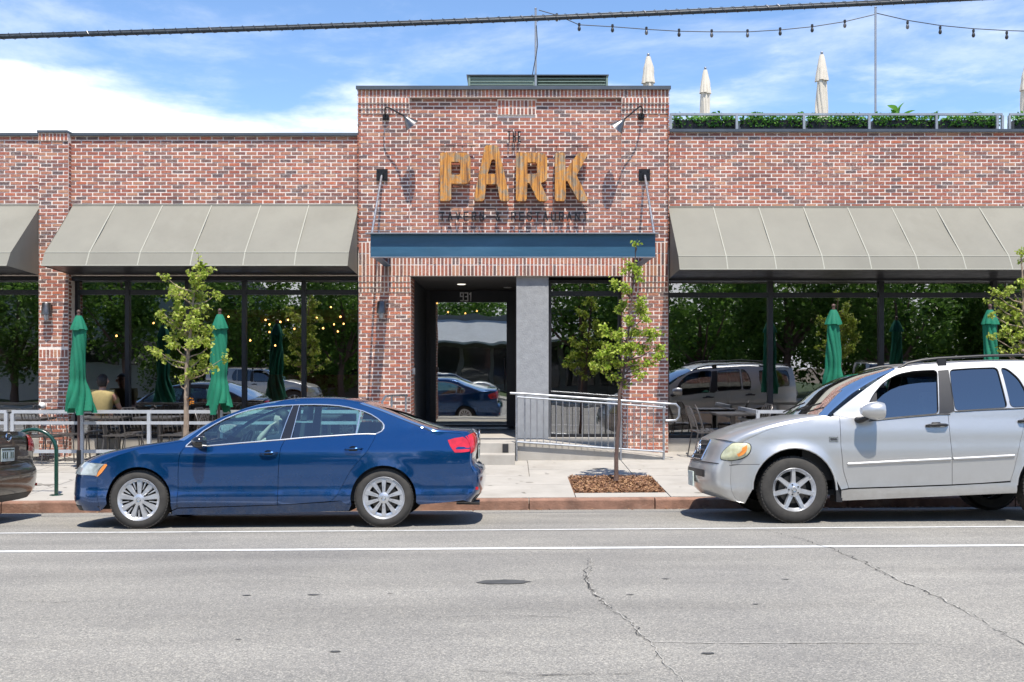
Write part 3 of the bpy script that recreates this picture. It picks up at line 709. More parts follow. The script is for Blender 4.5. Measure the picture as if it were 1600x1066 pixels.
# awnings
def awning(label, x0, x1, ztop, zf, zb, seams, yw=18.54, end_l=True, end_r=True, front=1.26):
    yf = yw - front; yv = yf + .04
    t = thing('awning', label, 'awning', ((x0+x1)/2, yw, ztop), 'canvas awnings over the dining room windows')
    lean = .0
    m = MB(); N = 60; vs = []; K = 8
    for j in range(K + 1):
        for i in range(N + 1):
            u = j/K; x = lerp(x0, x1, i/N); sag = -.020 * math.sin(math.pi*u) * (1 + .6*math.sin(i*.9) + .3*math.sin(i*.37 + j))
            vs.append((x, lerp(yw, yv + .10, u), lerp(ztop, zf, u) + sag))
    m.add(vs, [(j*(N+1)+i, (j+1)*(N+1)+i, (j+1)*(N+1)+i+1, j*(N+1)+i+1) for j in range(K) for i in range(N)])
    m.build('canopy', M['awning'], t, True)
    m = MB(); m.add([(x0, yv + .10, zf), (x1, yv + .10, zf), (x1, yf, zb), (x0, yf, zb)], [(0,3,2,1)])
    m.add([(x0, yf, zb), (x1, yf, zb), (x1, yf + .02, zb + .004), (x0, yf + .02, zb + .004)], [(0,1,2,3)]); m.build('valance', M['awning'], t)
    for e, x in ((end_l, x0), (end_r, x1)):
        if e:
            m = MB(); m.add([(x, yw, ztop), (x, yv + .10, zf), (x, yf, zb), (x, yw, zb - .06)], [(0,1,2,3)]); m.build('end_panel', M['awning'], t)
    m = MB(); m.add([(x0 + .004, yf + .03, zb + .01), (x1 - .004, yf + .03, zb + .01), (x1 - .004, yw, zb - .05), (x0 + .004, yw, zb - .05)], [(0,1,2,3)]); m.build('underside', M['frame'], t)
    for x in seams:
        m = MB(); m.tube([(x, yw - .005, ztop + .001), (x, yv + .10, zf + .004), (x, yf - .002, zb)], .011, 6, flat=.5); m.build('seam', M['awning_seam'], t)
    for (y, z, r) in ((yv + .10, zf, .009), (yf, zb, .010)):
        m = MB(); m.tube([(x0, y, z), (x1, y, z)], r, 8); m.build('hem', M['awning_seam'], t)
    for y, z in ((yw - .012, ztop + .004),):
        m = MB(); m.box(x0, x1, y - .01, yw + .002, z - .02, z + .015); m.build('head_rail', M['awning'], t)
s = 86.3
awning('olive grey canvas awning left of the brick entrance block, seen whole', -7.95, -2.775, PZ(321, 18.55), 3.80, 3.565, [PX(q, 18.5) for q in (178, 253, 330, 407, 482)])
awning('olive grey canvas awning right of the brick entrance block', 2.83, 12.3, PZ(324, 18.55), 3.74, 3.50, [PX(q, 18.5) for q in (1115, 1186, 1256, 1325, 1394, 1463, 1531, 1600, 1669, 1738)])
awning('olive grey canvas awning cut off by the left edge beyond the brick pier', -12.4, -8.53, PZ(321, 18.55), 3.80, 3.565, [-9.3, -10.2, -11.1])

# ------------------------------------------------------------------ sign
SY = 18.425
sign = thing('restaurant_sign', 'THE PARK TAVERN & RESTAURANT sign: big weathered wooden letters between thin black lettering', 'sign', (0, SY, 5.1))
fy = 18.24       # front of the wooden letters
def arc(cx, cy, r, a0, a1, n=5): return [(cx + r*math.cos(R(a0 + (a1-a0)*i/n)), cy + r*math.sin(R(a0 + (a1-a0)*i/n))) for i in range(n+1)]
def wood_letter(name, outer, hole=None, planks=()):
    """letter outline in photo pixels; sawn from upright boards, each board its own piece"""
    to = lambda p: (PX(p[0], fy), PZ(p[1], fy))
    O = [Vector(to(p)) for p in outer]; H = [Vector(to(p)) for p in hole] if hole else None
    root = MB(); 
    def side(m, poly, y0, y1, flip):
        n = len(poly); m.add([(p.x, y0, p.y) for p in poly] + [(p.x, y1, p.y) for p in poly], [(i, (i+1) % n, n+(i+1) % n, n+i)[::(-1 if flip else 1)] for i in range(n)])
    # back plate carrying the boards
    xs = sorted(p.x for p in O); x0, x1 = xs[0], xs[-1]; nb = max(2, round((x1-x0)/.14)); w = (x1-x0)/nb
    V = O + (H or []); faces = [tuple(range(len(O)))] + ([tuple(range(len(O), len(V)))] if H else [])
    def inside(p, poly):
        c = False; n = len(poly)
        for i in range(n):
            a, b = poly[i], poly[(i+1) % n]
            if (a.y > p.y) != (b.y > p.y) and p.x < (b.x-a.x)*(p.y-a.y)/(b.y-a.y) + a.x: c = not c
        return c
    def fill(extra):
        pts = V + [q for e in extra for q in e]; ed = []
        n0 = len(O); ed += [(i, (i+1) % n0) for i in range(n0)]
        if H: ed += [(n0+i, n0+(i+1) % len(H)) for i in range(len(H))]
        k = len(V)
        for e in extra: ed.append((k, k+1)); k += 2
        r = delaunay_2d_cdt(pts, ed, [], 0, 1e-5)
        return r[0], [t for t in r[2] if (lambda c: inside(c, O) and not (H and inside(c, H)))(sum((r[0][i] for i in t), Vector((0,0)))/3)]
    zmin, zmax = min(p.y for p in O) - .1, max(p.y for p in O) + .1
    cuts = [(Vector((x0 + w*i, zmin)), Vector((x0 + w*i, zmax))) for i in range(1, nb)]
    V2, T = fill(cuts)
    back = MB(); back.add([(p.x, fy + .05, p.y) for p in V2], [tuple(t) for t in T])
    side(back, O, fy + .05, fy + .10, False); back.add([(p.x, fy + .10, p.y) for p in V2], [tuple(t)[::-1] for t in T])
    if H: side(back, H, fy + .05, fy + .10, True)
    for (px, py) in planks:
        q = to((px, py)); back.tube([(q[0], fy + .09, q[1]), (q[0], SY + .01, q[1])], .012, 6)
    L = back.build(name, M['wood'], sign)
    for i in range(nb):
        a, b = x0 + w*i, x0 + w*(i+1); mine = [t for t in T if a <= sum(V2[k].x for k in t)/3 < b]; groups = []
        while mine:
            grp = [mine.pop()]; vset = set(grp[0]); grow = True
            while grow:
                grow = False
                for t in mine[:]:
                    if vset & set(t): mine.remove(t); grp.append(t); vset |= set(t); grow = True
            groups.append(grp)
        for grp in groups:
          m = MB(); d = rnd.uniform(-.006, .006); used = {}; vs = []; fs = []; g = .0025
          for t in grp:
            if True:
                f = []
                for k in t:
                    if k not in used: used[k] = len(vs); q = V2[k]; vs.append((min(max(q.x, a + g), b - g), fy + d, q.y))
                    f.append(used[k])
                fs.append(tuple(f))
          cnt = {}
          for f in fs:
            for u, v in zip(f, f[1:] + f[:1]): cnt[(u, v)] = 1
          n = len(vs); bs = [(u, v) for (u, v) in cnt if (v, u) not in cnt]
          m.add(vs + [(p[0], fy + .049, p[2]) for p in vs], fs + [(v, u, n+u, n+v) for u, v in bs]); m.build('board', M['wood'], L)
P0 = 686
wood_letter('letter', [(687,313)] + [(687,244),(688,240),(691,238.5)] + [(728,238.5),(732,241),(735,246),(735,281),(732,285),(728,287)] + [(705,287),(705,311),(702,314),(690,314)],
            [(705,253),(717,253),(719,255),(719,271),(717,273),(705,273)], [(695,250),(695,300),(725,250)])
wood_letter('letter', [(740,312),(757,230),(760,227),(776,227),(779,230),(796.5,310),(794,314),(783,314),(781,311),(777,288),(760,288),(757,311),(754,314),(743,314)],
            [(762,272),(768,250),(771,249),(774,251),(774.5,272)], [(768,235),(750,300),(788,300)])
wood_letter('letter', [(806,241),(809,238.5),(848,238.5),(852,241),(855,246),(855,279),(852,283),(845,286),(856,311),(854,314),(843,314),(839,311),(827,286),(824,286),(823,311),(821,314),(808,314),(806,311)],
            [(824,254),(837,254),(839,256),(839,270),(837,272),(824,272)], [(814,250),(814,300),(846,250)])
wood_letter('letter', [(867,241),(869,238.5),(881,238.5),(883,241),(884,266),(902,241),(905,238.5),(917,238.5),(918.5,241),(901,274),(918.5,311),(917,314),(905,314),(902,311),(886,282),(884,284),(884,311),(882,314),(869,314),(867,311)],
            None, [(875,250),(875,300),(908,250)])
ty = SY - .10
def bar(px0, px1, py, t=.012):
    m = MB(); m.box(PX(px0, ty), PX(px1, ty), ty, ty + .02, PZ(py, ty) - t/2, PZ(py, ty) + t/2)
    for k in range(4): x = lerp(PX(px0, ty), PX(px1, ty), (k+.5)/4); m.tube([(x, ty + .015, PZ(py, ty)), (x, SY, PZ(py, ty))], .006, 5)
    m.build('bar', M['black_metal'], sign)
bar(688, 743, 228); bar(788, 919, 228); bar(688, 918, 322); 
def thin_word(word, px0, px1, pyt, pyb, t):
    n = len(word); step = (px1 - px0) / n
    for i, ch in enumerate(word):
        if ch == ' ': continue
        a = PX(px0 + i*step, ty); w = PX(px0 + i*step + step*.62, ty) - a; z0, z1 = PZ(pyb, ty), PZ(pyt, ty)
        m = stroke_letter(ch, a + t/2, z0 + t/2, w - t, z1 - z0 - t, ty + .02, t, .018)
        m.tube([(a + w*.5, ty + .018, (z0+z1)/2 + (z1-z0)*.0), (a + w*.5, SY, (z0+z1)/2)], .004, 5)
        m.build('small_letter', M['black_metal'], sign)
thin_word('THE', 793, 817, 205, 222, .022)
thin_word('TAVERN & RESTAURANT', 687, 923, 331, 345, .021)

# ------------------------------------------------------------------ lamps
def gooseneck(px, py, hx, hy, label):
    b = P(px, py, 18.37); h = P(hx, hy, 17.95); sgn = 1 if h.x > b.x else -1
    t = thing('sign_lamp', label, 'wall lamp', tuple(b), 'gooseneck lamps aimed at the sign')
    m = MB(); m.lathe([(.001,-.05),(.04,-.05),(.058,-.035),(.062,.02)], 16, b, 'y'); m.build('wall_box', M['black_metal'], t, True)
    d = Vector((sgn*.62, .25, -.72)).normalized(); top = h - d*.07
    pts = [b + Vector((0,-.04,.0)), b + Vector((0,-.16,.07)), b + Vector((sgn*.06,-.30,.10)), b.lerp(top, .72) + Vector((0,-.06,.05)), top - d*.02, top + d*.01]
    sp = []
    for i in range(len(pts)-1):
        for k in range(4):
            p0, p1, p2, p3 = pts[max(i-1,0)], pts[i], pts[i+1], pts[min(i+2, len(pts)-1)]; u = k/4
            sp.append(.5*((2*p1) + (-p0+p2)*u + (2*p0-5*p1+4*p2-p3)*u*u + (-p0+3*p1-3*p2+p3)*u**3))
    sp.append(pts[-1])
    m = MB(); m.tube(sp, .014, 8); m.build('arm', M['black_metal'], t, True)
    q = d.to_track_quat('Z', 'Y').to_matrix(); prof = [(.001,-.02),(.03,-.02),(.035,.02),(.05,.04),(.135,.19),(.14,.195),(.13,.187),(.045,.045),(.03,.03),(.001,.03)]
    m = MB(); m.lathe(prof, 20); m.v = [top + q @ p for p in m.v]; m.build('shade', M['lamp_metal'], t, smooth=30)
    m = MB(); m.ball((0,0,.09), .035, 6); m.v = [top + q @ p for p in m.v]; m.build('bulb', M['white_metal'], t, True)
gooseneck(603, 183, 637, 188, 'gooseneck lamp on the brick to the upper left of the sign')
gooseneck(1002, 182, 970, 193, 'gooseneck lamp on the brick to the upper right of the sign')
def sconce(px, py, y, label):
    b = P(px, py, y); t = thing('wall_sconce', label, 'wall sconce', tuple(b), 'dark metal sconces on the brick piers')
    m = MB(); m.hexa([b + Vector(v) for v in ((-.05,-.01,-.02),(.05,-.01,-.02),(.05,.02,-.02),(-.05,.02,-.02),(-.05,-.01,.12),(.05,-.01,.12),(.05,.02,.12),(-.05,.02,.12))]); m.build('back_plate', M['black_metal'], t)
    m = MB(); m.lathe([(.06,.15),(.065,.155),(.075,.14),(.09,-.06),(.085,-.06),(.055,.13)], 16, b + Vector((0,-.11,0))); m.lathe([(.001,.156),(.062,.15)], 16, b + Vector((0,-.11,0))); m.box(b.x-.015, b.x+.015, b.y-.06, b.y, b.z+.09, b.z+.12); m.build('shade', M['lamp_metal'], t, 30)
    m = MB(); m.lathe([(.001,-.17),(.03,-.16),(.045,-.12),(.045,-.05),(.001,-.05)], 12, b + Vector((0,-.11,0))); m.build('glass_jar', M['galv'], t, True)
sconce(77, 487, 18.41, 'dark metal sconce on the narrow brick pier between the two left awnings')
sconce(597, 485, 18.42, 'dark metal sconce on the brick pier left of the entrance')
b = P(66, 634, 18.3); fl = thing('security_camera', 'small white dome camera low on the brick pier left of the umbrellas', 'camera', tuple(b))
m = MB(); m.tube([b + Vector((.0,.12,-.02)), b + Vector((0,.03,0))], .018, 8); m.build('bracket', M['white_metal'], fl, True)
m = MB(); m.ball(b, .062, 10); m.build('dome', M['white_metal'], fl, True)
m = MB(); m.lathe([(.001,-.02),(.03,-.02),(.035,.03)], 12, b + Vector((-.03,-.05,-.02)), 'y'); m.build('lens', M['black_plastic'], fl, True)
b = P(645, 580, 18.8); m = MB(); m.box(OX0, OX0 + .05, b.y - .05, b.y + .05, b.z - .06, b.z + .06)
tag(m.build('door_button', M['galv'], loc=(OX0, b.y, b.z)), 'small grey push-button box on the inner side of the left entrance pier', 'button box')

# ------------------------------------------------------------------ closed umbrellas
def umbrella(name, label, cat, H, fab_top, fab_bot, mat, pole_mat, w0=.075, w1=.17, seed=1, group=None, cap=.22, finial=True):
    """H total height, fabric hangs from fab_top to fab_bot (heights above the foot)"""
    r = random.Random(seed); t = thing(name, label, cat, (0,0,0), group)
    m = MB(); m.tube([(0,0,0), (0,0,H)], .022, 10); m.build('pole', pole_mat, t, True, local=True)
    if finial: 
        m = MB(); m.ball((0,0,H + .02), .032, 8); m.lathe([(.012,-.05),(.028,-.045),(.028,-.02),(.012,-.01)], 12, (0,0,H)); m.build('finial', M['dark_wood'] if seed < 50 else pole_mat, t, True, local=True)
    n = 64; folds = 8; ph = r.uniform(0, 6); L = fab_top - fab_bot; rows = 26
    wig = [r.uniform(-.6, .6) for _ in range(folds)]; amp = [r.uniform(.6, 1.35) for _ in range(folds)]; hem = [r.uniform(-.10, .10) for _ in range(folds)]
    def fold(th, u, k=1.0):
        q = (th + ph + .55*math.sin(u*5 + ph)) / (2*math.pi) * folds; i = int(math.floor(q)) % folds; f = q - math.floor(q)
        return amp[i] * (abs(math.sin(math.pi*f + wig[i]*.4*math.sin(math.pi*f)))**.65 - .45) * k, i
    m = MB(); vs = []
    for j in range(rows + 1):
        u = j/rows; strap = math.exp(-((u - .66)/.06)**2)
        rad = w0 * (.42 + .58*min(1, u/.12)) + (w1*.66 - w0) * min(1, u*1.25) * (1 - .42*strap) + w1*.34*max(0, (u - .70)/.3)
        for k in range(n):
            th = 2*math.pi*k/n; a, i = fold(th, u); rr = rad * (1 + .46*a*min(1, .3 + u)) 
            z = fab_top - L*u - (hem[i] * u**6 if u > .5 else 0)
            rr *= 1 + .13*math.sin(2*th + 5*u + ph) + .07*math.sin(3*th - 9*u + 2*ph); sw = .018*math.sin(6*u + ph)*u
            vs.append((rr*math.cos(th) + sw, rr*math.sin(th), z))
    fs = [(j*n+k, (j+1)*n+k, (j+1)*n+(k+1) % n, j*n+(k+1) % n) for j in range(rows) for k in range(n)]
    m.add(vs, fs); m.build('canopy', mat, t, True, local=True)
    m = MB(); vs = []; rows2 = 8
    for j in range(rows2 + 1):
        u = j/rows2; rad = lerp(w0*.5, w0*1.45, u**.8)
        for k in range(n):
            th = 2*math.pi*k/n; a, i = fold(th, .1); rr = rad*(1 + .22*a*u)
            vs.append((rr*math.cos(th), rr*math.sin(th), fab_top + .015 - cap*u - (.03*abs(hem[i])*10*u if u > .9 else 0)))
    m.add(vs, [(j*n+k, (j+1)*n+k, (j+1)*n+(k+1) % n, j*n+(k+1) % n) for j in range(rows2) for k in range(n)]); m.build('vent_cap', mat, t, True, local=True)
    st = fab_top - L*.66
    m = MB(); m.tube([(w1*.46*math.cos(2*math.pi*k/20), w1*.46*math.sin(2*math.pi*k/20), st) for k in range(20)], .012, 6, closed=True); m.build('strap', mat, t, True, local=True)
    return t
def base_for(t, mat='black_metal', r=.26, z=.07):
    m = MB(); m.lathe([(.001, z), (r*.9, z*.85), (r, z*.4), (r, 0), (.001, 0)], 24); m.lathe([(.035,.3),(.035,z)], 12); m.build('base', M[mat], t, 30, local=True)
UD = 16.7
for k, (px, pyt, pyb, label) in enumerate([(123, 489, 641, 'closed green patio umbrella on a brown pole next to the narrow brick pier'), (341, 487, 638, 'closed green patio umbrella on a brown pole just right of the left young tree'),
                                     (1302, 480, 618, 'closed green patio umbrella standing behind the windscreen of the silver car'), (1548, 480, 622, 'closed green patio umbrella behind the roof rail of the silver car, at the right edge')]):
    x = PX(px, UD); g = walk_z(x, UD); H = PZ(pyt, UD) - g
    u = umbrella('patio_umbrella', label, 'umbrella', H, H - .06, PZ(pyb, UD) - g, M['green_fabric'], M['dark_wood'], .088, (.185, .19, .165, .165)[k], seed=3 + k*5, group='closed green umbrellas along the patio')
    u.location = (x, UD, g); u.rotation_euler = (0, R((0, .6, -.5, .3)[k]), R(40*k))
    if px > 200: base_for(u)
    else: base_for(u, r=.06, z=.02)
for k, (px, pyt, D, label) in enumerate([(1013, 87, 21.5, 'closed cream umbrella on the roof right behind the corner of the entrance block'), (1102, 108, 24.5, 'shorter closed cream umbrella on the roof terrace, second from the entrance block'),
                                    (1284, 84, 22.0, 'tall closed cream umbrella standing beside the light pole on the roof terrace'), (1604, 100, 22.5, 'closed cream umbrella half cut off by the right edge on the roof terrace')]):
    H = PZ(pyt, D) - 5.5; u = umbrella('roof_umbrella', label, 'umbrella', H, H - .04, .85, M['cream_fabric'], M['pole_grey'], .09, .17, seed=60 + k*3, group='closed cream umbrellas on the roof terrace', cap=.55)
    u.location = (PX(px, D), D, 5.5); u.rotation_euler = (0, 0, R(25*k)); base_for(u, r=.3)

# ------------------------------------------------------------------ railings
FY = 17.0
def fence(label, x0, x1, posts, ret=None):
    t = thing('patio_fence', label, 'fence', ((x0+x1)/2, FY, walk_z(x0, FY)), 'grey tube fences round the patio')
    for py, h in ((643.5, .055), (661, .05), (705.5, .055)):
        z = PZ(py, FY); m = MB(); m.box(x0, x1, FY - .02, FY + .02, z - h/2, z + h/2)
        if ret is not None: xr = ret; m.box(xr - .02, xr + .02, FY + .021, 18.4, z - h/2, z + h/2)
        m.build('rail', M['rail'], t)
    for x in posts:
        g = walk_z(x, FY); m = MB(); m.box(x - .028, x + .028, FY - .028, FY + .028, g, PZ(643.5, FY) - .027); m.box(x - .05, x + .05, FY - .05, FY + .05, g, g + .012); m.build('post', M['rail'], t)
fx = lambda px: PX(px, FY)
fence('pale grey tube fence along the left patio behind the blue car', fx(19), fx(560), [fx(20) , fx(128), fx(233), fx(345), fx(455), fx(560)])
fence('short end of pale grey tube fence at the far left of the patio', -12, fx(11), [-11, fx(10)])
fence('pale grey tube fence along the right patio, mostly behind the silver car', fx(1184), 12, [fx(1184), fx(1300), fx(1420), 8.2, 9.8], ret=fx(1184))
# ramp railing
RY = 17.33
rr = thing('ramp_railing', 'galvanised railing with thin balusters and looped end beside the ramp', 'railing', (PX(806, RY), RY, walk_z(.1, RY)))
tl, tr_, bl, brr = P(806, 617, RY), P(1040, 633.5, RY), P(808, 690.5, RY), P(1038, 706, RY)
m = MB(); m.tube([P(797, 614.5, RY), P(812, 615, RY), P(1042, 631, RY), P(1056, 631.5, RY), P(1061, 637, RY), P(1061, 651, RY), P(1056, 657, RY), P(1040, 657.5, RY)], .021, 10); m.build('handrail', M['galv'], rr, True)
m = MB(); m.tube([tl + Vector((0,0,-.035)), tr_ + Vector((0,0,-.035))], .016, 8); m.build('top_rail', M['galv'], rr, True)
m = MB(); m.tube([bl, brr], .018, 8); m.build('bottom_rail', M['galv'], rr, True)
for px, pyt in ((807, 617), (820, 618), (970, 628), (1037, 632)):
    x = PX(px, RY); m = MB(); m.tube([(x, RY, (walk_z(x, RY) if px != 820 else bl.z)), (x, RY, PZ(pyt, RY))], .019 if px != 820 else .013, 8); m.build('post', M['galv'], rr, True)
for i in range(21):
    px = 829 + i*10.1
    if px > 1030: break
    x = PX(px, RY); f = (px - 806)/234
    m = MB(); m.tube([(x, RY, lerp(bl.z, brr.z, f)), (x, RY, lerp(tl.z, tr_.z, f) - .03)], .0075, 6); m.build('baluster', M['galv'], rr, True)
hr = thing('stair_handrail', 'galvanised stair handrail behind the rear of the blue car', 'handrail', (-2.2, 17.4, .4))
m = MB(); m.tube([P(600, 650, 17.0), P(597, 628, 17.0), P(603, 619, 17.0), P(613, 618, 17.5), P(636, 617.5, 18.3)], .02, 8); m.build('rail', M['galv'], hr, True)
for p in (P(600, 640, 17.0), P(612, 618, 17.45), P(634, 618, 18.25)): m = MB(); m.tube([(p.x, p.y, .3), tuple(p)], .017, 8); m.build('post', M['galv'], hr, True)

# bike rack
bk = thing('bike_rack', 'dark green inverted-U bike rack on the pavement between the two left cars', 'bike rack', (PX(70, 13.95), 13.95, walk_z(-6.3, 13.95)))
xr = PX(88, 13.95); g = walk_z(xr, 13.95); xl = xr - .62; zt = PZ(669, 13.95) - .31
m = MB(); m.tube([(xr, 13.95, g), (xr, 13.95, zt*.5 + g*.5), (xr, 13.95, zt)] + [((xr+xl)/2 + .31*math.cos(a), 13.95, zt + .29*math.sin(a)) for a in [math.pi*k/14 for k in range(1, 14)]] + [(xl, 13.95, zt), (xl, 13.95, g)], .027, 12); m.build('hoop', M['rack_green'], bk, True)
for x in (xl, xr):
    m = MB(); m.lathe([(.03,.012),(.085,.01),(.088,0)], 16, (x, 13.95, g)); m.build('foot_plate', M['rack_green'], bk, True)

# ------------------------------------------------------------------ patio furniture
def chair():
    t = thing('patio_chair', 'x', 'chair', (0,0,0), 'thin metal chairs on the patio'); 
    w, d, h = .21, .21, .45; mt = M['chair']
    for sx in (-1, 1):
        m = MB(); m.tube([(sx*w, -d - .03, 0), (sx*w*.93, -d, h)], .011, 6); m.build('leg', mt, t, True, local=True)
        m = MB(); m.tube([(sx*w, d + .08, 0), (sx*w*.93, d, h)], .011, 6); m.build('leg', mt, t, True, local=True)
    m = MB(); zz = [h, h + .2, h + .40]; m.tube([(-w*.93, d, h), (-w*.93, d + .05, h + .2), (-w*.88, d + .12, h + .38), (-w*.6, d + .14, h + .43), (w*.6, d + .14, h + .43), (w*.88, d + .12, h + .38), (w*.93, d + .05, h + .2), (w*.93, d, h)], .012, 6); m.build('back_frame', mt, t, True, local=True)
    for i in range(4):
        x = -w*.55 + i*w*.37; m = MB(); m.tube([(x, d + .03, h + .08), (x, d + .13, h + .42)], .007, 5); m.build('back_slat', mt, t, True, local=True)
    m = MB()
    for i in range(6): y = -d + i*2*d/5.2; m.box(-w, w, y, y + .06, h - .004, h + .014)
    m.box(-w, -w + .02, -d, d + .02, h - .024, h - .005); m.box(w - .02, w, -d, d + .02, h - .024, h - .005); m.build('seat', mt, t, local=True)
    return t
def table():
    t = thing('patio_table', 'x', 'table', (0,0,0), 'small square tables on the patio')
    m = MB()
    for i in range(7): y = -.35 + i*.1014; m.box(-.35, .35, y, y + .09, .72, .742)
    m.box(-.33, .33, -.33, .33, .70, .719); m.build('tabletop', M['chair'], t, local=True)
    m = MB(); m.box(-.035, .035, -.035, .035, .03, .70); m.build('pedestal', M['chair'], t, local=True)
    m = MB(); m.box(-.28, .28, -.03, .03, 0, .03); m.box(-.03, .03, -.28, -.031, 0, .029); m.box(-.03, .03, .031, .28, 0, .029); m.build('foot', M['chair'], t, local=True)
    return t
M['chair'] = simple('grey_bronze_metal', (.13,.12,.115), .4, metal=.5, var=.2, vscale=9)
ch0, tb0 = chair(), table(); used = {'c': 0, 't': 0}
def put(kind, px, D, rz, label):
    x = PX(px, D); src = ch0 if kind == 'c' else tb0; z = walk_z(x, D) + .006
    if not used[kind]: used[kind] = 1; src.location = (x, D, z); src.rotation_euler = (0, 0, R(rz)); src['label'] = label; return src
    return dup(src, (x, D, z), label, (0, 0, R(rz)))
put('t', 165, 17.85, 4, 'patio table between the green umbrella and the window, nearest the brick pier')
put('t', 250, 17.85, -3, 'patio table right of the first fence post, in front of the left windows')
put('t', 395, 17.85, 2, 'patio table hidden behind the bonnet and windscreen of the blue car')
put('t', 500, 17.85, 2, 'patio table hidden behind the roof of the blue car')
put('t', 45, 17.8, 2, 'patio table at the foot of the narrow brick pier, far left')
put('t', 1145, 17.9, 0, 'dark patio table between the looped railing and the silver bonnet')
put('t', 1380, 17.9, 0, 'patio table hidden behind the silver car')
for px, D, rz, l in ((110,17.75,75,'thin patio chair beside the narrow brick pier'),(205,17.8,-80,'thin patio chair right of the first table, seat towards the pier'),(190,17.55,170,'thin patio chair with its back to the fence, left of the fence post'),
                     (222,17.95,60,'thin patio chair just behind the fence post'),(295,17.8,-95,'thin patio chair behind the trunk of the left young tree'),(275,17.55,178,'thin patio chair with its back to the fence, right of the fence post'),
                     (340,17.8,80,'thin patio chair near the second umbrella'),(440,17.8,-90,'thin patio chair hidden behind the blue car'),(70,17.5,160,'thin patio chair with its back to the fence at the brick pier'),
                     (10,17.8,90,'thin patio chair cut by the left edge'),(1118,17.85,82,'dark patio chair left of the table near the looped railing'),(1172,17.9,-78,'dark patio chair right of the table, beside the end of the right fence'),
                     (1105,17.6,95,'dark patio chair nearest to the looped railing'),(1350,17.8,90,'patio chair hidden behind the silver windscreen')):
    put('c', px, D, rz, l)

# ------------------------------------------------------------------ roof terrace
rl = thing('roof_railing', 'slim grey steel railing along the edge of the roof terrace', 'railing', (6, 18.9, 6.1))
ry = 18.85; zt = PZ(179, ry); x0, x1 = PX(1047, ry), PX(1566, ry)
m = MB(); m.box(x0, x1, ry - .02, ry + .02, zt - .02, zt + .02); m.build('top_rail', M['pole_grey'], rl)
m = MB(); m.box(x0, x1, ry - .015, ry + .015, RTOP + .06, RTOP + .085); m.build('bottom_rail', M['pole_grey'], rl)
for px in (1048, 1151, 1256, 1358, 1463, 1558, 1566):
    x = PX(px, ry); m = MB(); m.box(x - .022, x + .022, ry - .022, ry + .022, RTOP + .051, zt - .021); m.build('post', M['pole_grey'], rl)
rl2 = thing('roof_railing', 'end of a second grey roof railing at the top right corner', 'railing', (9.5, 18.9, 6.1)); x0b = PX(1577, ry)
m = MB(); m.box(x0b, 12.4, ry - .02, ry + .02, zt - .02, zt + .02); m.build('top_rail', M['pole_grey'], rl2)
for x in (x0b, 10.8, 12.3): m = MB(); m.box(x - .022, x + .022, ry - .022, ry + .022, RTOP + .051, zt - .021); m.build('post', M['pole_grey'], rl2)
def leafquad(m, c, L, W, rot, fold=.25):
    vs = [(0,-L*.5,0), (W*.5, 0, W*fold), (0, L*.5, 0), (-W*.5, 0, W*fold)]
    m.add([c + rot @ Vector(v) for v in vs], [(0,1,2),(0,2,3)])
for k, (a, b) in enumerate(((1052,1150),(1155,1254),(1260,1355),(1361,1460),(1466,1556),(1580,1700))):
    xa, xb = PX(a, 19.1), PX(b, 19.1)
    t = thing('planter_box', 'dark planter trough of trailing green leaves, %s' % ['next to the entrance block','second from the entrance block','below the tall cream umbrella','with the big upright leaves','fourth bay of the railing','at the right edge'][k], 'planter', ((xa+xb)/2, 19.1, 6.1), 'planters along the roof railing')
    m = MB(); m.box(xa, xb, 18.98, 19.25, 5.9, PZ(190, 19.1)); m.build('trough', M['black_metal'], t)
    m = MB(); r_ = random.Random(k)
    for _ in range(1250):
        x = r_.uniform(xa, xb); dens = math.sin(x*7 + k)*.5 + math.sin(x*17)*.4
        if r_.random() > .66 + .4*dens: continue
        z = PZ(193, 19.1) + r_.uniform(-.09, .14 + .05*dens); leafquad(m, Vector((x, r_.uniform(18.9, 19.25), z)), r_.uniform(.05,.085), r_.uniform(.035,.06), Euler((r_.uniform(-1,1.2), r_.uniform(-1,1), r_.uniform(0,6.3))).to_matrix())
    m.build('foliage', M['planter_leaf'], t)
bp = thing('broad_leaf_plant', 'upright plant with big bright leaves rising above the roof planters', 'plant', (PX(1402, 19.1), 19.1, 6.35)); c = Vector(bp.location)
m = MB(); m.tube([c + Vector((0,0,-.2)), c + Vector((.0,0,.22))], .012, 6); m.build('stem', M['planter_leaf'], bp, True)
for i, (ax, az, L) in enumerate(((-.9,.35,.20),(.15,1.2,.24),(.8,.75,.26),(.95,.2,.24),(-.6,.9,.16),(.5,.1,.2),(-.8,.05,.2),(.2,.4,.2),(-.3,.2,.2))):
    L *= 1.45; d = Vector((ax, rnd.uniform(-.4,.2), az)).normalized(); q = d.to_track_quat('Y', 'Z').to_matrix(); m = MB(); n = 6
    o = c + Vector((0, 0, .02 + .03*i)); vs = []
    for j in range(n+1):
        u = j/n; w = L*.26*math.sin(math.pi*min(1, u*.97+.02))**.8; dr_ = -.25*L*u*u
        for s_, h in ((-1,.3),(0,0),(1,.3)): vs.append(o + q @ Vector((s_*w, L*u*1.1, h*w)) + Vector((0,0,dr_)))
    m.add(vs, [(3*j+k, 3*j+k+1, 3*j+k+4, 3*j+k+3) for j in range(n) for k in range(2)]); m.build('leaf', M['planter_leaf'], bp, True)
gu = thing('rooftop_unit', 'low green louvred mechanical screen on the roof above the sign', 'rooftop unit', (PX(840, 21.5), 21.5, 6.6)); D = 21.5
m = MB(); m.box(PX(731, D), PX(836, D), D, D + 1.2, 6.6, PZ(120, D)); m.box(PX(838, D), PX(949, D), D + .05, D + 1.2, 6.6, PZ(120, D)); m.build('casing', M['green_unit'], gu)
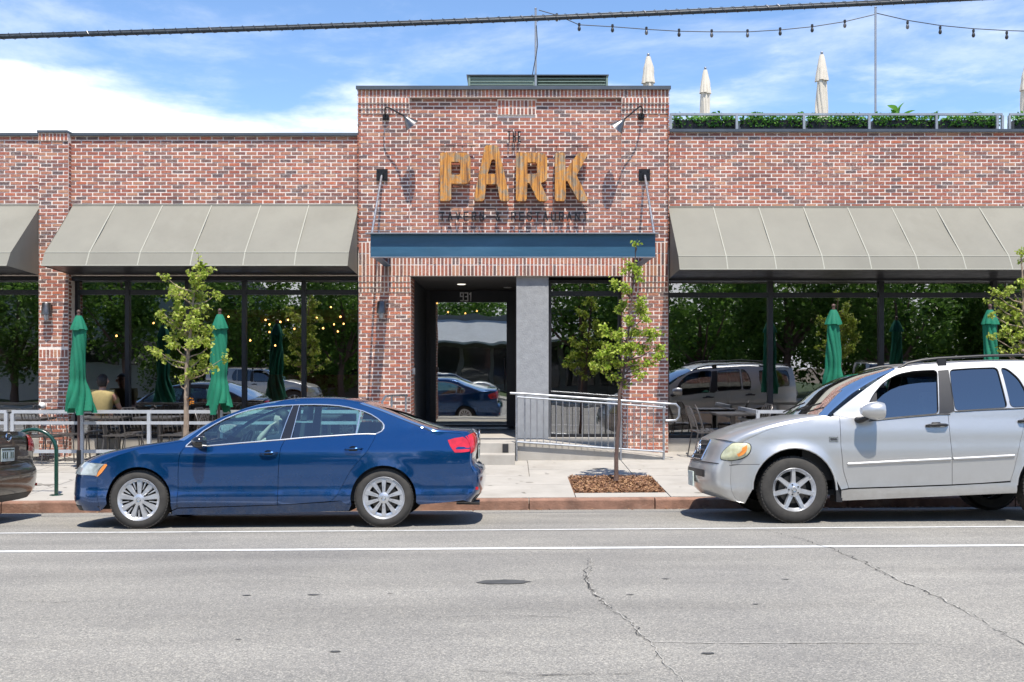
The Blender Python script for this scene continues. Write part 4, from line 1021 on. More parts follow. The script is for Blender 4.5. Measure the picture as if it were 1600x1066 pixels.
for a, b, z in ((729, 951, 119),): m = MB(); m.box(PX(a, D), PX(b, D), D - .05, D + 1.25, PZ(z, D), PZ(z - 1.5, D)); m.build('cap', M['coping'], gu)
for (a, b) in ((731, 836), (838, 949)):
    for py in (124, 128.5, 133): m = MB(); m.box(PX(a+3, D), PX(b-3, D), D - .02, D + .04, PZ(py, D), PZ(py - 1.3, D)); m.build('louvre', M['green_unit'], gu)
for px in (732, 836, 947): m = MB(); m.box(PX(px, D), PX(px+3, D), D - .03, D - .001, 6.6, PZ(120, D) - .001); m.build('corner_post', M['green_unit'], gu)
poles = []
for px, pyt, D, l in ((837, 14, 20.5, 'thin grey light pole rising above the sign on the roof'), (1368, 12, 19.6, 'thin grey light pole on the roof terrace beside the tall cream umbrella')):
    t = thing('light_pole', l, 'pole', (PX(px, D), D, 5.5), 'poles carrying the string lights'); x = PX(px, D)
    m = MB(); m.tube([(x, D, 5.5), (x, D, PZ(pyt, D))], .022, 8); m.build('shaft', M['pole_grey'], t, True)
    m = MB(); m.lathe([(.001,.03),(.03,.0)], 8, (x, D, PZ(pyt, D))); m.build('cap', M['pole_grey'], t); poles.append((x, D, PZ(pyt, D)))
sl = thing('string_lights', 'black string of unlit bulbs sagging between the roof poles', 'string lights', (6, 20, 9))
def Pz(px, py, D): v = P(px, py, D); return v
lines = [[(842,16),(870,24),(905,39),(957,42),(1010,46),(1060,49),(1112,50),(1168,50),(1219,47),(1269,42),(1320,34),(1366,23)], [(1366,20),(1418,32),(1469,40),(1521,45),(1573,48),(1640,50),(1720,48),(1800,38)], [(838,40),(840,70),(838,85),(834,105),(831,122)]]
for li, L in enumerate(lines):
    pts = []
    for i, (a, b) in enumerate(zip(L, L[1:])):
        for k in range(5): pts.append(P(lerp(a[0], b[0], k/5), lerp(a[1], b[1], k/5), 20.0))
    pts.append(P(*L[-1], 20.0)); m = MB(); m.tube(pts, .009, 5); m.build('wire', M['black_plastic'], sl, True)
for px, py in [(870,20),(905,35),(957,37),(1010,41),(1061,44),(1112,45),(1168,45),(1219,42),(1269,37),(1320,30),(1418,32),(1469,40),(1521,45),(1573,48),(1640,50),(1700,49)]:
    c = P(px, py + 1, 20.0); m = MB(); m.lathe([(.014,0),(.026,-.01),(.026,-.055),(.014,-.06)], 8, c); m.build('socket', M['black_plastic'], sl, True)
    m = MB(); m.lathe([(.012,-.05),(.03,-.10),(.034,-.125),(.02,-.155),(.001,-.162)], 10, c); m.build('bulb', M['black_plastic'] if px % 2 else M['lamp_metal'], sl, True)
# overhead cable bundle across the street front
CD = 10.5; cb = thing('overhead_cable', 'thick black cable bundle with spiral lashing across the top of the street', 'cable', (0, CD, 5.2))
def cab(px): 
    u = px/1600; return P(px, lerp(58, -6, u) + 9*math.sin(math.pi*u*1.0)*.55, CD)
pts = [cab(px) for px in range(-600, 2300, 40)]
m = MB(); m.tube(pts, .022, 10); m.build('bundle', M['cable'], cb, True)
m = MB(); m.tube([p + Vector((0,.0,.027)) for p in pts], .006, 6); m.build('messenger_wire', M['cable'], cb, True)
m = MB(); sp = []
for i in range(len(pts)-1):
    for k in range(14): u = k/14; a = (i + u)*2*math.pi*2.3; c = pts[i].lerp(pts[i+1], u) + Vector((0,0,.006)); sp.append(c + Vector((0, math.cos(a)*.034, math.sin(a)*.034)))
m.tube(sp, .0025, 4, caps=False); m.build('lashing_wire', M['lamp_metal'], cb, True)

# ------------------------------------------------------------------ young street trees
def young_tree(label, trunk, blobs, D, leaf, bark, seed, trunk_r=.035, density=1.0, lsize=.07, limbs=()):
    r = random.Random(seed); x = PX(trunk[0][0], D); base = Vector((x, D, walk_z(x, D) - .02))
    t = thing('young_tree', label, 'tree', tuple(base), 'young trees planted in the pavement')
    tp = [P(px, py, D) + Vector((0, (i % 2)*.03 - .015, 0)) for i, (px, py) in enumerate(trunk)]; tp[0] = base
    n = len(tp); sm = []
    for i in range(n-1):
        for k in range(4): sm.append(tp[i].lerp(tp[i+1], k/4) + Vector((r.uniform(-.006,.006), r.uniform(-.006,.006), 0)))
    sm.append(tp[-1]); rad = [lerp(trunk_r, .006, (i/(len(sm)-1))**.9) * (1.35 if i == 0 else 1) for i in range(len(sm))]
    m = MB(); m.tube(sm, rad, 8); m.build('trunk', bark, t, True)
    cents = []
    for (px, py, rx, ry_) in blobs:
        s_ = D/F; c = P(px, py, D) + Vector((0, r.uniform(-1, 1)*rx*s_*.9, 0)); cents.append((c, rx*s_*1.12, ry_*s_*1.15))
    def attach(c):
        best = None
        for i, q in enumerate(sm):
            if q.z < c.z - .06 - .25*abs(q.x - c.x):
                d = (q - c).length
                if best is None or d < best[0]: best = (d, i)
        return sm[best[1]] if best else sm[len(sm)//2]
    for (c, rx, rz_) in cents:
        a = attach(c); mid = a.lerp(c, .5) + Vector((0, 0, -.25*abs(c.x - a.x)*.3)) + Vector((r.uniform(-.02,.02), r.uniform(-.02,.02), 0)); L = (c - a).length
        if L < .04: continue
        m = MB(); m.tube([a, a.lerp(mid, .5) + Vector((r.uniform(-.01,.01),0,r.uniform(-.01,.01))), mid, mid.lerp(c, .5) + Vector((0,0,r.uniform(0,.02))), c + Vector((0,0,rz_*.5))], [.012 + .006*L, .010 + .003*L, .008, .005, .002], 6); m.build('branch', bark, t, True)
        m2 = MB()
    tw = MB(); lf = MB()
    for (c, rx, rz_) in cents:
        k = max(8, int(density * 3.14*rx*rz_ / (lsize*lsize) * 10)); nt_ = max(3, int(k/9))
        tips = []
        for _ in range(nt_):
            while True:
                u = Vector((r.uniform(-1,1), r.uniform(-1,1), r.uniform(-1,1)))
                if .15 < u.length < 1: break
            tip = c + Vector((u.x*rx, u.y*rx, u.z*rz_)); tips.append(tip); tw.tube([c.lerp(tip, .05) , c.lerp(tip, .5) + Vector((0,0,.012)), tip], [.004,.003,.0015], 4)
        for i in range(k):
            tip = r.choice(tips); a = c.lerp(tip, r.uniform(.35, 1.12)); p = a + Vector((r.gauss(0,.028), r.gauss(0,.028), r.gauss(0,.024)))
            L = lsize * r.uniform(.65, 1.2); rot = Euler((r.uniform(-1.2,.5) - .25, r.uniform(-.8,.8), r.uniform(0, 6.3))).to_matrix()
            vs = [(0,-L*.5,0),(L*.30,-L*.18,L*.10),(L*.34,L*.10,L*.10),(0,L*.55,-L*.10),(-L*.34,L*.10,L*.10),(-L*.30,-L*.18,L*.10),(0,0,0)]
            lf.add([p + rot @ Vector(v) for v in vs], [(0,1,6),(1,2,6),(2,3,6),(3,4,6),(4,5,6),(5,0,6)])
    tag(tw.build('twigs', bark, t, True), kind='stuff'); lf.build('crown', leaf, t)
    return t, sm
B1 = [(311,412,7,14),(320,425,14,9),(308,432,12,9),(260,436,9,8),(313,447,13,13),(272,452,16,9),(283,462,20,9),(302,462,18,12),(335,461,12,6),(248,488,7,9),(254,499,5,7),(281,488,19,13),(310,482,17,13),(275,506,14,9),(300,505,22,12),(320,515,13,12),(266,528,11,9),(288,522,20,9),(308,535,22,9),(322,530,10,10),(272,540,12,8),(245,549,12,7),(253,560,10,6),(287,565,18,8),(318,560,13,7),(314,576,16,8),(353,560,7,5),(298,584,20,7),(332,541,7,7),(337,573,8,4),(283,597,7,3)]
t1, sm1 = young_tree('young maple in the pavement behind the bonnet of the blue car', [(291,700),(290,660),(292,620),(291,585),(294,550),(298,510),(303,465),(308,430),(311,402)], B1, 14.7, M['leaf'], M['bark'], 5, .045, .62, .056)
m = MB()
for _ in range(9): leafquad(m, P(298 + rnd.uniform(-4,4), 627 + rnd.uniform(-7,7), 14.66), .05, .035, Euler((rnd.uniform(-1,1), rnd.uniform(-1,1), rnd.uniform(0,6))).to_matrix())
m.build('orange_leaves', M['autumn'], t1)
B2 = [(993,384,4,6),(984,415,9,8),(992,422,8,10),(975,423,5,6),(996,438,7,6),(962,443,9,7),(973,449,11,6),(982,455,9,5),(975,478,9,10),(968,487,8,7),(1002,470,10,9),(1005,485,13,10),(983,500,9,10),(1008,497,10,6),(944,514,6,10),(951,523,9,5),(966,525,13,9),(990,518,14,10),(1012,524,13,10),(1027,523,7,6),(1030,542,9,6),(947,549,15,9),(937,556,10,8),(965,545,14,9),(985,545,16,11),(1005,545,15,9),(1025,560,10,7),(928,571,10,6),(948,574,14,8),(968,568,16,9),(990,570,15,9),(1012,570,13,8),(960,590,12,7),(975,600,9,7),(998,585,12,7),(1033,552,6,7)]
young_tree('young pear tree in the mulched square in front of the ramp railing', [(962,752),(964,700),(967,655),(968,620),(974,585),(979,545),(983,500),(988,455),(992,420),(993,386)], B2, 14.85, M['leaf2'], M['bark_dark'], 11, .033, .8, .050)
B3 = [(1594,396,5,5),(1596,410,3,4),(1595,444,6,5),(1551,457,8,6),(1565,460,8,5),(1580,452,6,6),(1547,471,5,3),(1560,474,10,5),(1572,481,11,7),(1585,478,8,6),(1590,492,8,9),(1578,494,10,7),(1597,470,5,6),(1549,493,9,2.5),(1592,512,9,8),(1568,518,7,7),(1578,530,8,5),(1548,528,7,4),(1567,524,6,4),(1585,546,9,6),(1570,548,6,4),(1563,545,3,3),(1612,455,13,18),(1620,485,18,18),(1612,515,16,14),(1628,530,18,14),(1640,500,14,14),(1610,545,14,10),(1590,527,9,7),(1635,465,12,14),(1618,430,9,14)]
young_tree('young tree cut by the right edge behind the roof of the silver car', [(1608,760),(1606,700),(1605,640),(1604,590),(1603,550),(1600,500),(1598,450),(1596,400),(1595,390)], B3, 14.6, M['leaf'], M['bark'], 23, .038, 1.0, .054)

# ------------------------------------------------------------------ cars
def catmull(pts, n):
    """resample a polyline of tuples to n points, smoothly, by length"""
    P_ = [Vector(p) for p in pts]; dense = []
    for i in range(len(P_)-1):
        p0, p1, p2, p3 = P_[max(i-1,0)], P_[i], P_[i+1], P_[min(i+2, len(P_)-1)]
        for k in range(8):
            u = k/8; q = .5*((2*p1) + (-p0+p2)*u + (2*p0-5*p1+4*p2-p3)*u*u + (-p0+3*p1-3*p2+p3)*u**3); dense.append(p1.lerp(p2, u)*.25 + q*.75)
    dense.append(P_[-1]); L = [0]
    for a, b in zip(dense, dense[1:]): L.append(L[-1] + (b-a).length)
    out = []; j = 0
    for i in range(n):
        t = L[-1]*i/(n-1)
        while j < len(L)-2 and L[j+1] < t: j += 1
        f = (t - L[j]) / max(1e-9, L[j+1]-L[j]); out.append(dense[j].lerp(dense[j+1], min(1, f)))
    return out
def interp(tab, x):
    if x <= tab[0][0]: return tab[0][1]
    for (a, b), (c, d) in zip(tab, tab[1:]):
        if x <= c: 
            u = (x-a)/(c-a); return b + (d-b)*(u*u*(3-2*u)*.5 + u*.5)
    return tab[-1][1]
def in_poly(p, poly):
    c = False; n = len(poly)
    for i in range(n):
        a, b = poly[i], poly[(i+1) % n]
        if (a[1] > p[1]) != (b[1] > p[1]) and p[0] < (b[0]-a[0])*(p[1]-a[1])/(b[1]-a[1]) + a[0]: c = not c
    return c
def resample(poly, step):
    out = []
    for a, b in zip(poly, poly[1:] + poly[:1]):
        a, b = Vector(a), Vector(b); k = max(1, int((b-a).length/step))
        for i in range(k): out.append(a.lerp(b, i/k))
    return out
def inset(poly, d):
    n = len(poly); A = sum(poly[i].x*poly[(i+1) % n].y - poly[(i+1) % n].x*poly[i].y for i in range(n)); s = 1 if A > 0 else -1; out = []
    for i in range(n):
        p0, p1, p2 = poly[i-1], poly[i], poly[(i+1) % n]; e1 = (p1-p0); e2 = (p2-p1)
        if e1.length < 1e-6 or e2.length < 1e-6: out.append(p1); continue
        e1.normalize(); e2.normalize(); nn = Vector((-e1.y-e2.y, e1.x+e2.x)); 
        if nn.length < 1e-3: out.append(p1); continue
        nn.normalize(); k = max(.5, nn.dot(Vector((-e1.y, e1.x)))); out.append(p1 + nn*(s*d/k))
    return out
class Car:
    def __init__(s, spec): s.__dict__.update(spec); s.H = []
    def W(s, x, z):
        w = s.w0
        u = (x - s.xf)/s.Lf
        if u < 1: w -= s.af * (1-max(u, -.2))**2.4
        u = (s.xr - x)/s.Lr
        if u < 1: w -= s.ar * (1-max(u, -.2))**2.4
        w += interp(s.prof, z)
        zb = interp(s.belt, x)
        if z > zb: w -= (z-zb)*s.tum + s.tumc*(z-zb)**2
        for cx, cz, r, a in s.arches:
            d = math.hypot(x-cx, z-cz) - r
            if z > .15: w += a * math.exp(-(d/.045)**2)
        return w
    def tr(s, px, py, y=None):
        """photo pixel -> local (x, z), on the body side, or on the lengthwise plane y"""
        yy = -s.w0 if y is None else y
        for _ in range(4):
            D = s.Yc + yy; X = (px-CX)*D/F - s.X0; Z = EYE - (py-HY)*D/F - s.gz(yy)
            if y is not None: break
            yy = -s.W(X, Z)
        return (X, Z)
    def gz(s, y): return road_z(s.X0, s.Yc) + (road_z(s.X0, s.Yc-.8) - road_z(s.X0, s.Yc+.8))/1.6 * (-y)
    def trs(s, pts): return [s.tr(*p) for p in pts]
    def arcpts(s, i, z_lo_a, z_lo_b, n=18):
        """wheel arch from the rear end over the top to the front end, heights of the two ends given"""
        cx, cz, r, a = s.arches[i]
        ta = math.asin(max(-.95, (z_lo_b - cz)/r)); tb = math.pi - math.asin(max(-.95, (z_lo_a - cz)/r))
        return [(cx + r*math.cos(lerp(ta, tb, k/n)), cz + r*math.sin(lerp(ta, tb, k/n))) for k in range(n+1)]
    def panel(s, name, poly, mat, parent, off=0.0, gap=.0025, step=.03, grid=.045, holes=(), both=True, thick=.018, smooth=50, bulge=0.0):
        P_ = resample([Vector(p) for p in poly], step)
        if gap: P_ = inset(P_, gap)
        Hs = [resample([Vector(p) for p in h], step) for h in holes]
        x0, x1 = min(p.x for p in P_), max(p.x for p in P_); z0, z1 = min(p.y for p in P_), max(p.y for p in P_)
        pts = list(P_); ed = [(i, (i+1) % len(P_)) for i in range(len(P_))]
        for h in Hs:
            k = len(pts); pts += h; ed += [(k+i, k+(i+1) % len(h)) for i in range(len(h))]
        nb = len(pts); gx_ = x0 + grid/2
        while gx_ < x1:
            gz_ = z0 + grid/2
            while gz_ < z1:
                q = Vector((gx_, gz_))
                if in_poly(q, P_) and not any(in_poly(q, h) for h in Hs) and min((q-p).length for p in pts[:nb]) > grid*.6: pts.append(q)
                gz_ += grid
            gx_ += grid
        r = delaunay_2d_cdt(pts, ed, [], 0, 1e-6); V2 = r[0]
        T = []
        for t in r[2]:
            c = sum((V2[i] for i in t), Vector((0,0)))/3; e1, e2, e3 = V2[t[1]]-V2[t[0]], V2[t[2]]-V2[t[0]], V2[t[2]]-V2[t[1]]
            if abs(e1.cross(e2)) < .035*max(e1.length, e2.length, e3.length)**2: continue
            if in_poly(c, P_) and not any(in_poly(c, h) for h in Hs): T.append(tuple(t))
        out = []
        cxm, czm = (x0+x1)/2, (z0+z1)/2
        def bl(p): return bulge*max(0, 1 - ((p.x-cxm)/(x1-x0)*2)**2)*max(0, 1-((p.y-czm)/(z1-z0)*2)**2) if bulge else 0
        for sg in ((-1, 1) if both else (-1,)):
            m = MB(); m.add([(p.x, sg*(s.W(p.x, p.y) + off + bl(p)), p.y) for p in V2], [t if sg < 0 else t[::-1] for t in T])
            if thick:
                cnt = set()
                for t in T:
                    for u, v in zip(t, t[1:] + t[:1]): cnt.add((u, v))
                B = [(u, v) for (u, v) in cnt if (v, u) not in cnt]; ids = {}
                for u, v in B:
                    for w in (u, v):
                        if w not in ids: ids[w] = len(ids)
                L = [None]*len(ids)
                for w, i in ids.items(): L[i] = w
                vs = [(V2[w].x, sg*(s.W(V2[w].x, V2[w].y) + off + bl(V2[w])), V2[w].y) for w in L]; vs += [(a, b - sg*thick, c) for a, b, c in vs]; k = len(L)
                m.add(vs, [(ids[u], k+ids[u], k+ids[v], ids[v]) if sg < 0 else (ids[u], ids[v], k+ids[v], k+ids[u]) for u, v in B])
            out.append(m.build(name, mat, parent, smooth=smooth, local=True))
        return out
    def side_tube(s, name, pts, r, mat, parent, off=0.0, closed=False, n=6, flat=1.0, both=True):
        out = []
        for sg in ((-1, 1) if both else (-1,)):
            m = MB(); m.tube([(p[0], sg*(s.W(p[0], p[1]) + off), p[1]) for p in pts], r, n, closed, flat=flat); out.append(m.build(name, mat, parent, True, local=True))
        return out
    def loft(s, name, E, C, mat, parent, n=14, ny=24, p=2.6, y_in=0.0, seg=None, tmax=1.0, lift=0.0):
        """skin from the near edge curve over the centre curve to the far edge"""
        e = catmull(E, n); c = catmull(C, n); m = MB(); vs = []
        for i in range(n):
            ye = s.W(e[i].x, e[i].y)
            for j in range(ny+1):
                a = math.pi*(j/ny) ; t = -math.cos(a) if p > 2 else lerp(-1, 1, j/ny)
                t *= tmax
                f = (1 - abs(t)**p)**(1/p) if abs(t) < 1 else 0
                vs.append((lerp(e[i].x, c[i].x, f), ye*t, lerp(e[i].y, c[i].y, f) + lift*f))
        m.add(vs, [(i*(ny+1)+j, i*(ny+1)+j+1, (i+1)*(ny+1)+j+1, (i+1)*(ny+1)+j) for i in range(n-1) for j in range(ny)])
        return m.build(name, mat, parent, smooth=60, local=True)
    def skin_point(s, E, C, u, t, p=2.6, out=0.0):
        e = catmull(E, 41); c = catmull(C, 41); i = u*40; k = min(39, int(i)); e = e[k].lerp(e[k+1], i-k); c = c[k].lerp(c[k+1], i-k)
        f = (1 - abs(t)**p)**(1/p) if abs(t) < 1 else 0; ye = s.W(e.x, e.y)
        return Vector((lerp(e.x, c.x, f), ye*t, lerp(e.y, c.y, f)))
    def skin_patch(s, name, E, C, u0, u1, t0, t1, mat, parent, out=.004, n=8, m_=8, p=2.6, curve=None):
        vs = []
        for i in range(n+1):
            for j in range(m_+1):
                q = s.skin_point(E, C, lerp(u0, u1, i/n), lerp(t0, t1, j/m_), p); d = Vector((q.x, q.y*.3, (q.z-.7)*.5)).normalized(); vs.append(q + d*out)
        m = MB(); m.add(vs, [(i*(m_+1)+j, i*(m_+1)+j+1, (i+1)*(m_+1)+j+1, (i+1)*(m_+1)+j) for i in range(n) for j in range(m_)])
        return m.build(name, mat, parent, smooth=60, local=True)

def wheel(kind, R_, rim, w):
    """wheel centred at the origin, its outer face looks to -y"""
    t = bpy.data.objects.new('wheel', None); col.objects.link(t)
    m = MB(); h = w/2
    m.lathe([(rim-.01, -h*.72), (rim+.005, -h*.98), (rim+.012, -h), (rim + (R_-rim)*.35, -h*1.06), (R_-.035, -h*1.0), (R_-.012, -h*.88), (R_-.002, -h*.72), (R_, -h*.35), (R_, h*.35), (R_-.002, h*.72), (R_-.035, h), (rim, h*.9), (rim-.01, h*.5)], 56, (0,0,0), 'y')
    ty_ = m.build('tyre', M['rubber'], t, 35, local=True)
    m = MB()
    for k in range(56):       # tread blocks
        a = 2*math.pi*k/56
        for yy in (-h*.62, 0, h*.62):
            c = Vector((math.cos(a + yy*.6)*(R_+.0), yy, math.sin(a + yy*.6)*(R_+.0))); tq = Vector((-math.sin(a), 0, math.cos(a))); rd_ = Vector((math.cos(a), 0, math.sin(a)))
            m.hexa([c + tq*u*.0125*R_/.32 + Vector((0, v*h*.24, 0)) + rd_*q for q in (-.006, .0035) for u, v in ((-1,-1),(1,-1),(1,1),(-1,1))])
    tag(m.build('tread', M['rubber'], ty_, local=True), kind='stuff')
    m = MB(); m.lathe([(rim-.03, -h*.62), (rim-.012, -h*.78), (rim-.002, -h*.92), (rim+.004, -h*.99), (rim+.009, -h*.97), (rim+.004, -h*.80), (rim-.012, -h*.55), (rim-.02, h*.8)], 56, (0,0,0), 'y'); rm = m.build('rim', M['alloy'], t, 40, local=True)
    m = MB(); m.lathe([(.001, -h*.22), (rim-.02, -h*.22)], 30, (0,0,0), 'y'); m.build('wheel_well_disc', M['underbody'], rm, local=True)
    m = MB(); m.lathe([(.06, -h*.30), (rim*.66, -h*.30), (rim*.66, -h*.24)], 30, (0,0,0), 'y'); m.build('brake_disc', M['brake'], rm, True, local=True)
    yo = -h*.80
    def spoke(a, r0, r1, w0, w1, y0, y1, m, dep=.02, skew=0):
        d = Vector((math.cos(a), 0, math.sin(a))); n = Vector((-math.sin(a), 0, math.cos(a))); d2 = Vector((math.cos(a+skew), 0, math.sin(a+skew))); n2 = Vector((-math.sin(a+skew), 0, math.cos(a+skew)))
        c = [d*r0 - n*w0, d*r0 + n*w0, d2*r1 + n2*w1, d2*r1 - n2*w1]; ys_ = [y0, y0, y1, y1]
        top = [p*1.0 + Vector((0, y, 0)) for p, y in zip([d*r0 - n*w0*.7, d*r0 + n*w0*.7, d2*r1 + n2*w1*.7, d2*r1 - n2*w1*.7], ys_)]; bot = [p + Vector((0, y + dep, 0)) for p, y in zip(c, ys_)]
        m.hexa(bot + top)
    if kind == 'spoke7':
        for k in range(7):
            m = MB(); a = 2*math.pi*k/7 + math.pi/2; spoke(a, .05, rim-.008, .034, .026, yo+.010, yo-.006, m, .03); m.build('spoke', M['alloy'], rm, 30, local=True)
        m = MB(); m.lathe([(.001, yo-.012), (.03, yo-.012), (.036, yo-.002), (.075, yo+.006), (.085, yo+.05)], 28, (0,0,0), 'y'); m.build('hub', M['alloy'], rm, 40, local=True)
        for k in range(5):
            a = 2*math.pi*k/5 + .6; m = MB(); m.lathe([(.001,-.004),(.009,-.004),(.009,.01)], 8, (math.cos(a)*.056, yo+.0, math.sin(a)*.056), 'y'); m.build('bolt', M['black_plastic'], rm, local=True)
    elif kind == 'cover_fine':
        for k in range(10):
            for dd, w0, w1 in ((-.105, .010, .012), (.105, .010, .012), (0, .0055, .012)):
                m = MB(); a = 2*math.pi*(k + .5)/10 + dd; spoke(a, .062 if dd else .12, rim-.014, w0, w1, yo-.006, yo-.002, m, .02, skew=dd*-.25); m.build('spoke', M['alloy'], rm, 30, local=True)
        m = MB(); m.lathe([(.001, yo-.016), (.034, yo-.014), (.06, yo-.004), (.068, yo+.03)], 28, (0,0,0), 'y'); m.build('hub', M['alloy'], rm, 40, local=True)
        for k in range(5):
            a = 2*math.pi*k/5 + .6; m = MB(); m.lathe([(.001,-.003),(.011,-.003),(.011,.01)], 8, (math.cos(a)*.085, yo-.002, math.sin(a)*.085), 'y'); m.build('bolt', M['black_plastic'], rm, local=True)
        m = MB(); m.lathe([(rim-.05, yo+.012), (rim-.014, yo+.0), (rim-.002, yo+.004)], 56, (0,0,0), 'y'); m.build('outer_band', M['alloy'], rm, 40, local=True)
    else:
        for k in range(9):
            m = MB(); a = 2*math.pi*k/9 + math.pi/2; spoke(a, .055, rim-.012, .019, .038, yo-.006, yo+.002, m, .02); m.build('spoke', M['alloy'], rm, 30, local=True)
            m = MB(); a += math.pi/9; spoke(a, .11, rim-.012, .004, .014, yo+.0, yo+.006, m, .02); m.build('spoke', M['alloy'], rm, 30, local=True)
        m = MB(); m.lathe([(.001, yo-.016), (.034, yo-.014), (.06, yo-.004), (.068, yo+.03)], 28, (0,0,0), 'y'); m.build('hub', M['alloy'], rm, 40, local=True)
        m = MB(); m.lathe([(rim-.03, yo+.012), (rim-.012, yo+.0), (rim-.002, yo+.004)], 56, (0,0,0), 'y'); m.build('outer_band', M['alloy'], rm, 40, local=True)
    m = MB(); m.lathe([(.019, yo-.0165), (.025, yo-.0175), (.025, yo-.012)], 24, (0,0,0), 'y'); m.build('centre_badge', M['chrome'], rm, True, local=True)
    return t
M['brake'] = simple('brake_metal', (.12,.11,.10), .4, metal=.8)
def paint(name, c, metal, rough, coat=1.0, flake=.06, spec=.5):
    m = simple(name, c, rough, metal=metal, coat=coat); nt = m.node_tree; b = nt.nodes['Principled BSDF']
    g = ND(nt, 'ShaderNodeTexCoord'); n = ND(nt, 'ShaderNodeTexNoise', {'Vector': g.outputs['Object'], 'Scale': 1.7, 'Detail': 5.0})
    bm = ND(nt, 'ShaderNodeBump', {'Height': n.outputs['Fac'], 'Strength': .12, 'Distance': .01}); nt.links.new(bm.outputs[0], b.inputs['Normal']); nt.links.new(bm.outputs[0], b.inputs['Coat Normal'])
    d = ND(nt, 'ShaderNodeTexNoise', {'Vector': g.outputs['Object'], 'Scale': 7.0, 'Detail': 8.0, 'Roughness': .7})
    sp = ND(nt, 'ShaderNodeSeparateXYZ', {0: g.outputs['Object']}); lo = ND(nt, 'ShaderNodeMapRange', {0: sp.outputs[2], 1: .22, 2: .6, 3: .55, 4: .06})
    f = ND(nt, 'ShaderNodeMapRange', {0: d.outputs['Fac'], 1: .35, 2: .7, 3: 0.0, 4: 1.0}); mu = ND(nt, 'ShaderNodeMath', {0: f.outputs[0], 1: lo.outputs[0]}, operation='MULTIPLY')
    mx = ND(nt, 'ShaderNodeMix', data_type='RGBA'); nt.links.new(mu.outputs[0], mx.inputs[0]); mx.inputs[6].default_value = (*c, 1); mx.inputs[7].default_value = (*[lerp(v, w, .5) for v, w in zip(c, (.2,.17,.13))], 1)
    nt.links.new(mx.outputs[2], b.inputs['Base Color']); cr = ND(nt, 'ShaderNodeMapRange', {0: mu.outputs[0], 1: 0, 2: .5, 3: .02, 4: .25}); nt.links.new(cr.outputs[0], b.inputs['Coat Roughness'])
    return m
M['blue_paint'] = paint('deep_blue_paint', (.0005,.052,.18), .55, .16)
M['silver_paint'] = paint('silver_paint', (.56,.56,.55), .68, .38, coat=.6)
M['brown_paint'] = paint('brown_grey_paint', (.045,.036,.028), .5, .3)
M['white_paint'] = paint('white_paint', (.62,.62,.60), .0, .4)
M['car_glass'] = glass('car_glass', (.60,.88,.87), .12, ior=1.5)
M['car_glass_dark'] = glass('tinted_car_glass', (.035,.06,.085), .13, ior=1.5)
M['lamp_lens'] = glass('lamp_lens', (.9,.92,.92), .05)
M['lens_yellow'] = simple('aged_lens', (.55,.55,.36), .18, coat=1.0, var=.25, vscale=14)
M['lens_clear'] = simple('clear_lens', (.42,.47,.48), .12, metal=.4, coat=1.0, var=.3, vscale=14)
M['amber'] = simple('amber_lens', (.85,.28,.05), .2, coat=1.0)
M['red_lens'] = simple('red_lens', (.55,.012,.02), .15, coat=1.0, var=.25, vscale=16)
M['plate'] = simple('number_plate', (.55,.62,.58), .5, var=.35, vscale=14)
M['silver_trim'] = simple('silver_trim', (.7,.71,.72), .25, metal=.9)

def seat(parent, x, y, z, mat):
    m = MB(); m.hexa([(x-.28,y-.25,z),(x+.28,y-.25,z),(x+.28,y+.25,z),(x-.28,y+.25,z),(x-.30,y-.24,z+.16),(x+.24,y-.24,z+.13),(x+.24,y+.24,z+.13),(x-.30,y+.24,z+.16)])
    m.hexa([(x+.14,y-.24,z+.1),(x+.30,y-.24,z+.1),(x+.30,y+.24,z+.1),(x+.14,y+.24,z+.1),(x+.30,y-.19,z+.66),(x+.40,y-.19,z+.66),(x+.40,y+.19,z+.66),(x+.30,y+.19,z+.66)])
    m.hexa([(x+.31,y-.12,z+.69),(x+.40,y-.12,z+.69),(x+.40,y+.12,z+.69),(x+.31,y+.12,z+.69),(x+.34,y-.10,z+.86),(x+.42,y-.10,z+.86),(x+.42,y+.10,z+.86),(x+.34,y+.10,z+.86)])
    return m.build('seat', mat, parent, local=True)
def interior(root, c, xw, xc, zfloor, zbelt, wi, mat, zr):
    """dash, wheel, seats and a dark floor tub; xw cowl x, xc B pillar x"""
    m = MB(); m.box(xw+.05, xc+1.4, -wi, wi, zfloor, zfloor+.04); m.box(xw-.3, xw+.45, -wi, wi, zfloor+.04, zbelt-.10); m.build('dashboard', M['black_plastic'], root, local=True)
    
    for s0 in (-wi-.03, wi): m = MB(); m.box(xw+.5, xc+1.45, s0, s0+.03, zfloor, zbelt-.03); m.build('door_trim', mat, root, local=True)
    for y in (-.37, .37): seat(root, xc-.22, y, zfloor+.20, mat)
    for y in (-.37, .37): seat(root, xc+.62, y, zfloor+.20, mat)
    m = MB(); q = Euler((0, R(-62), 0)).to_matrix(); cc = Vector((xw+.58, -.37, zbelt-.04))
    m.tube([cc + q @ Vector((.185*math.cos(2*math.pi*k/24), .185*math.sin(2*math.pi*k/24), 0)) for k in range(24)], .014, 6, closed=True)
    for a in (0, 2.2, 4.1): m.tube([cc, cc + q @ Vector((.18*math.cos(a), .18*math.sin(a), 0))], .014, 5)
    m.build('steering_wheel', M['black_plastic'], root, True, local=True)

def finish(root, X0, Yc, label, slope=True):
    z = road_z(X0, Yc); root.location = (X0, Yc, z); dz = (road_z(X0, Yc+.8) - road_z(X0, Yc-.8))/1.6
    root.rotation_euler = (math.atan(dz), -math.atan(.0065), 0); root['label'] = label

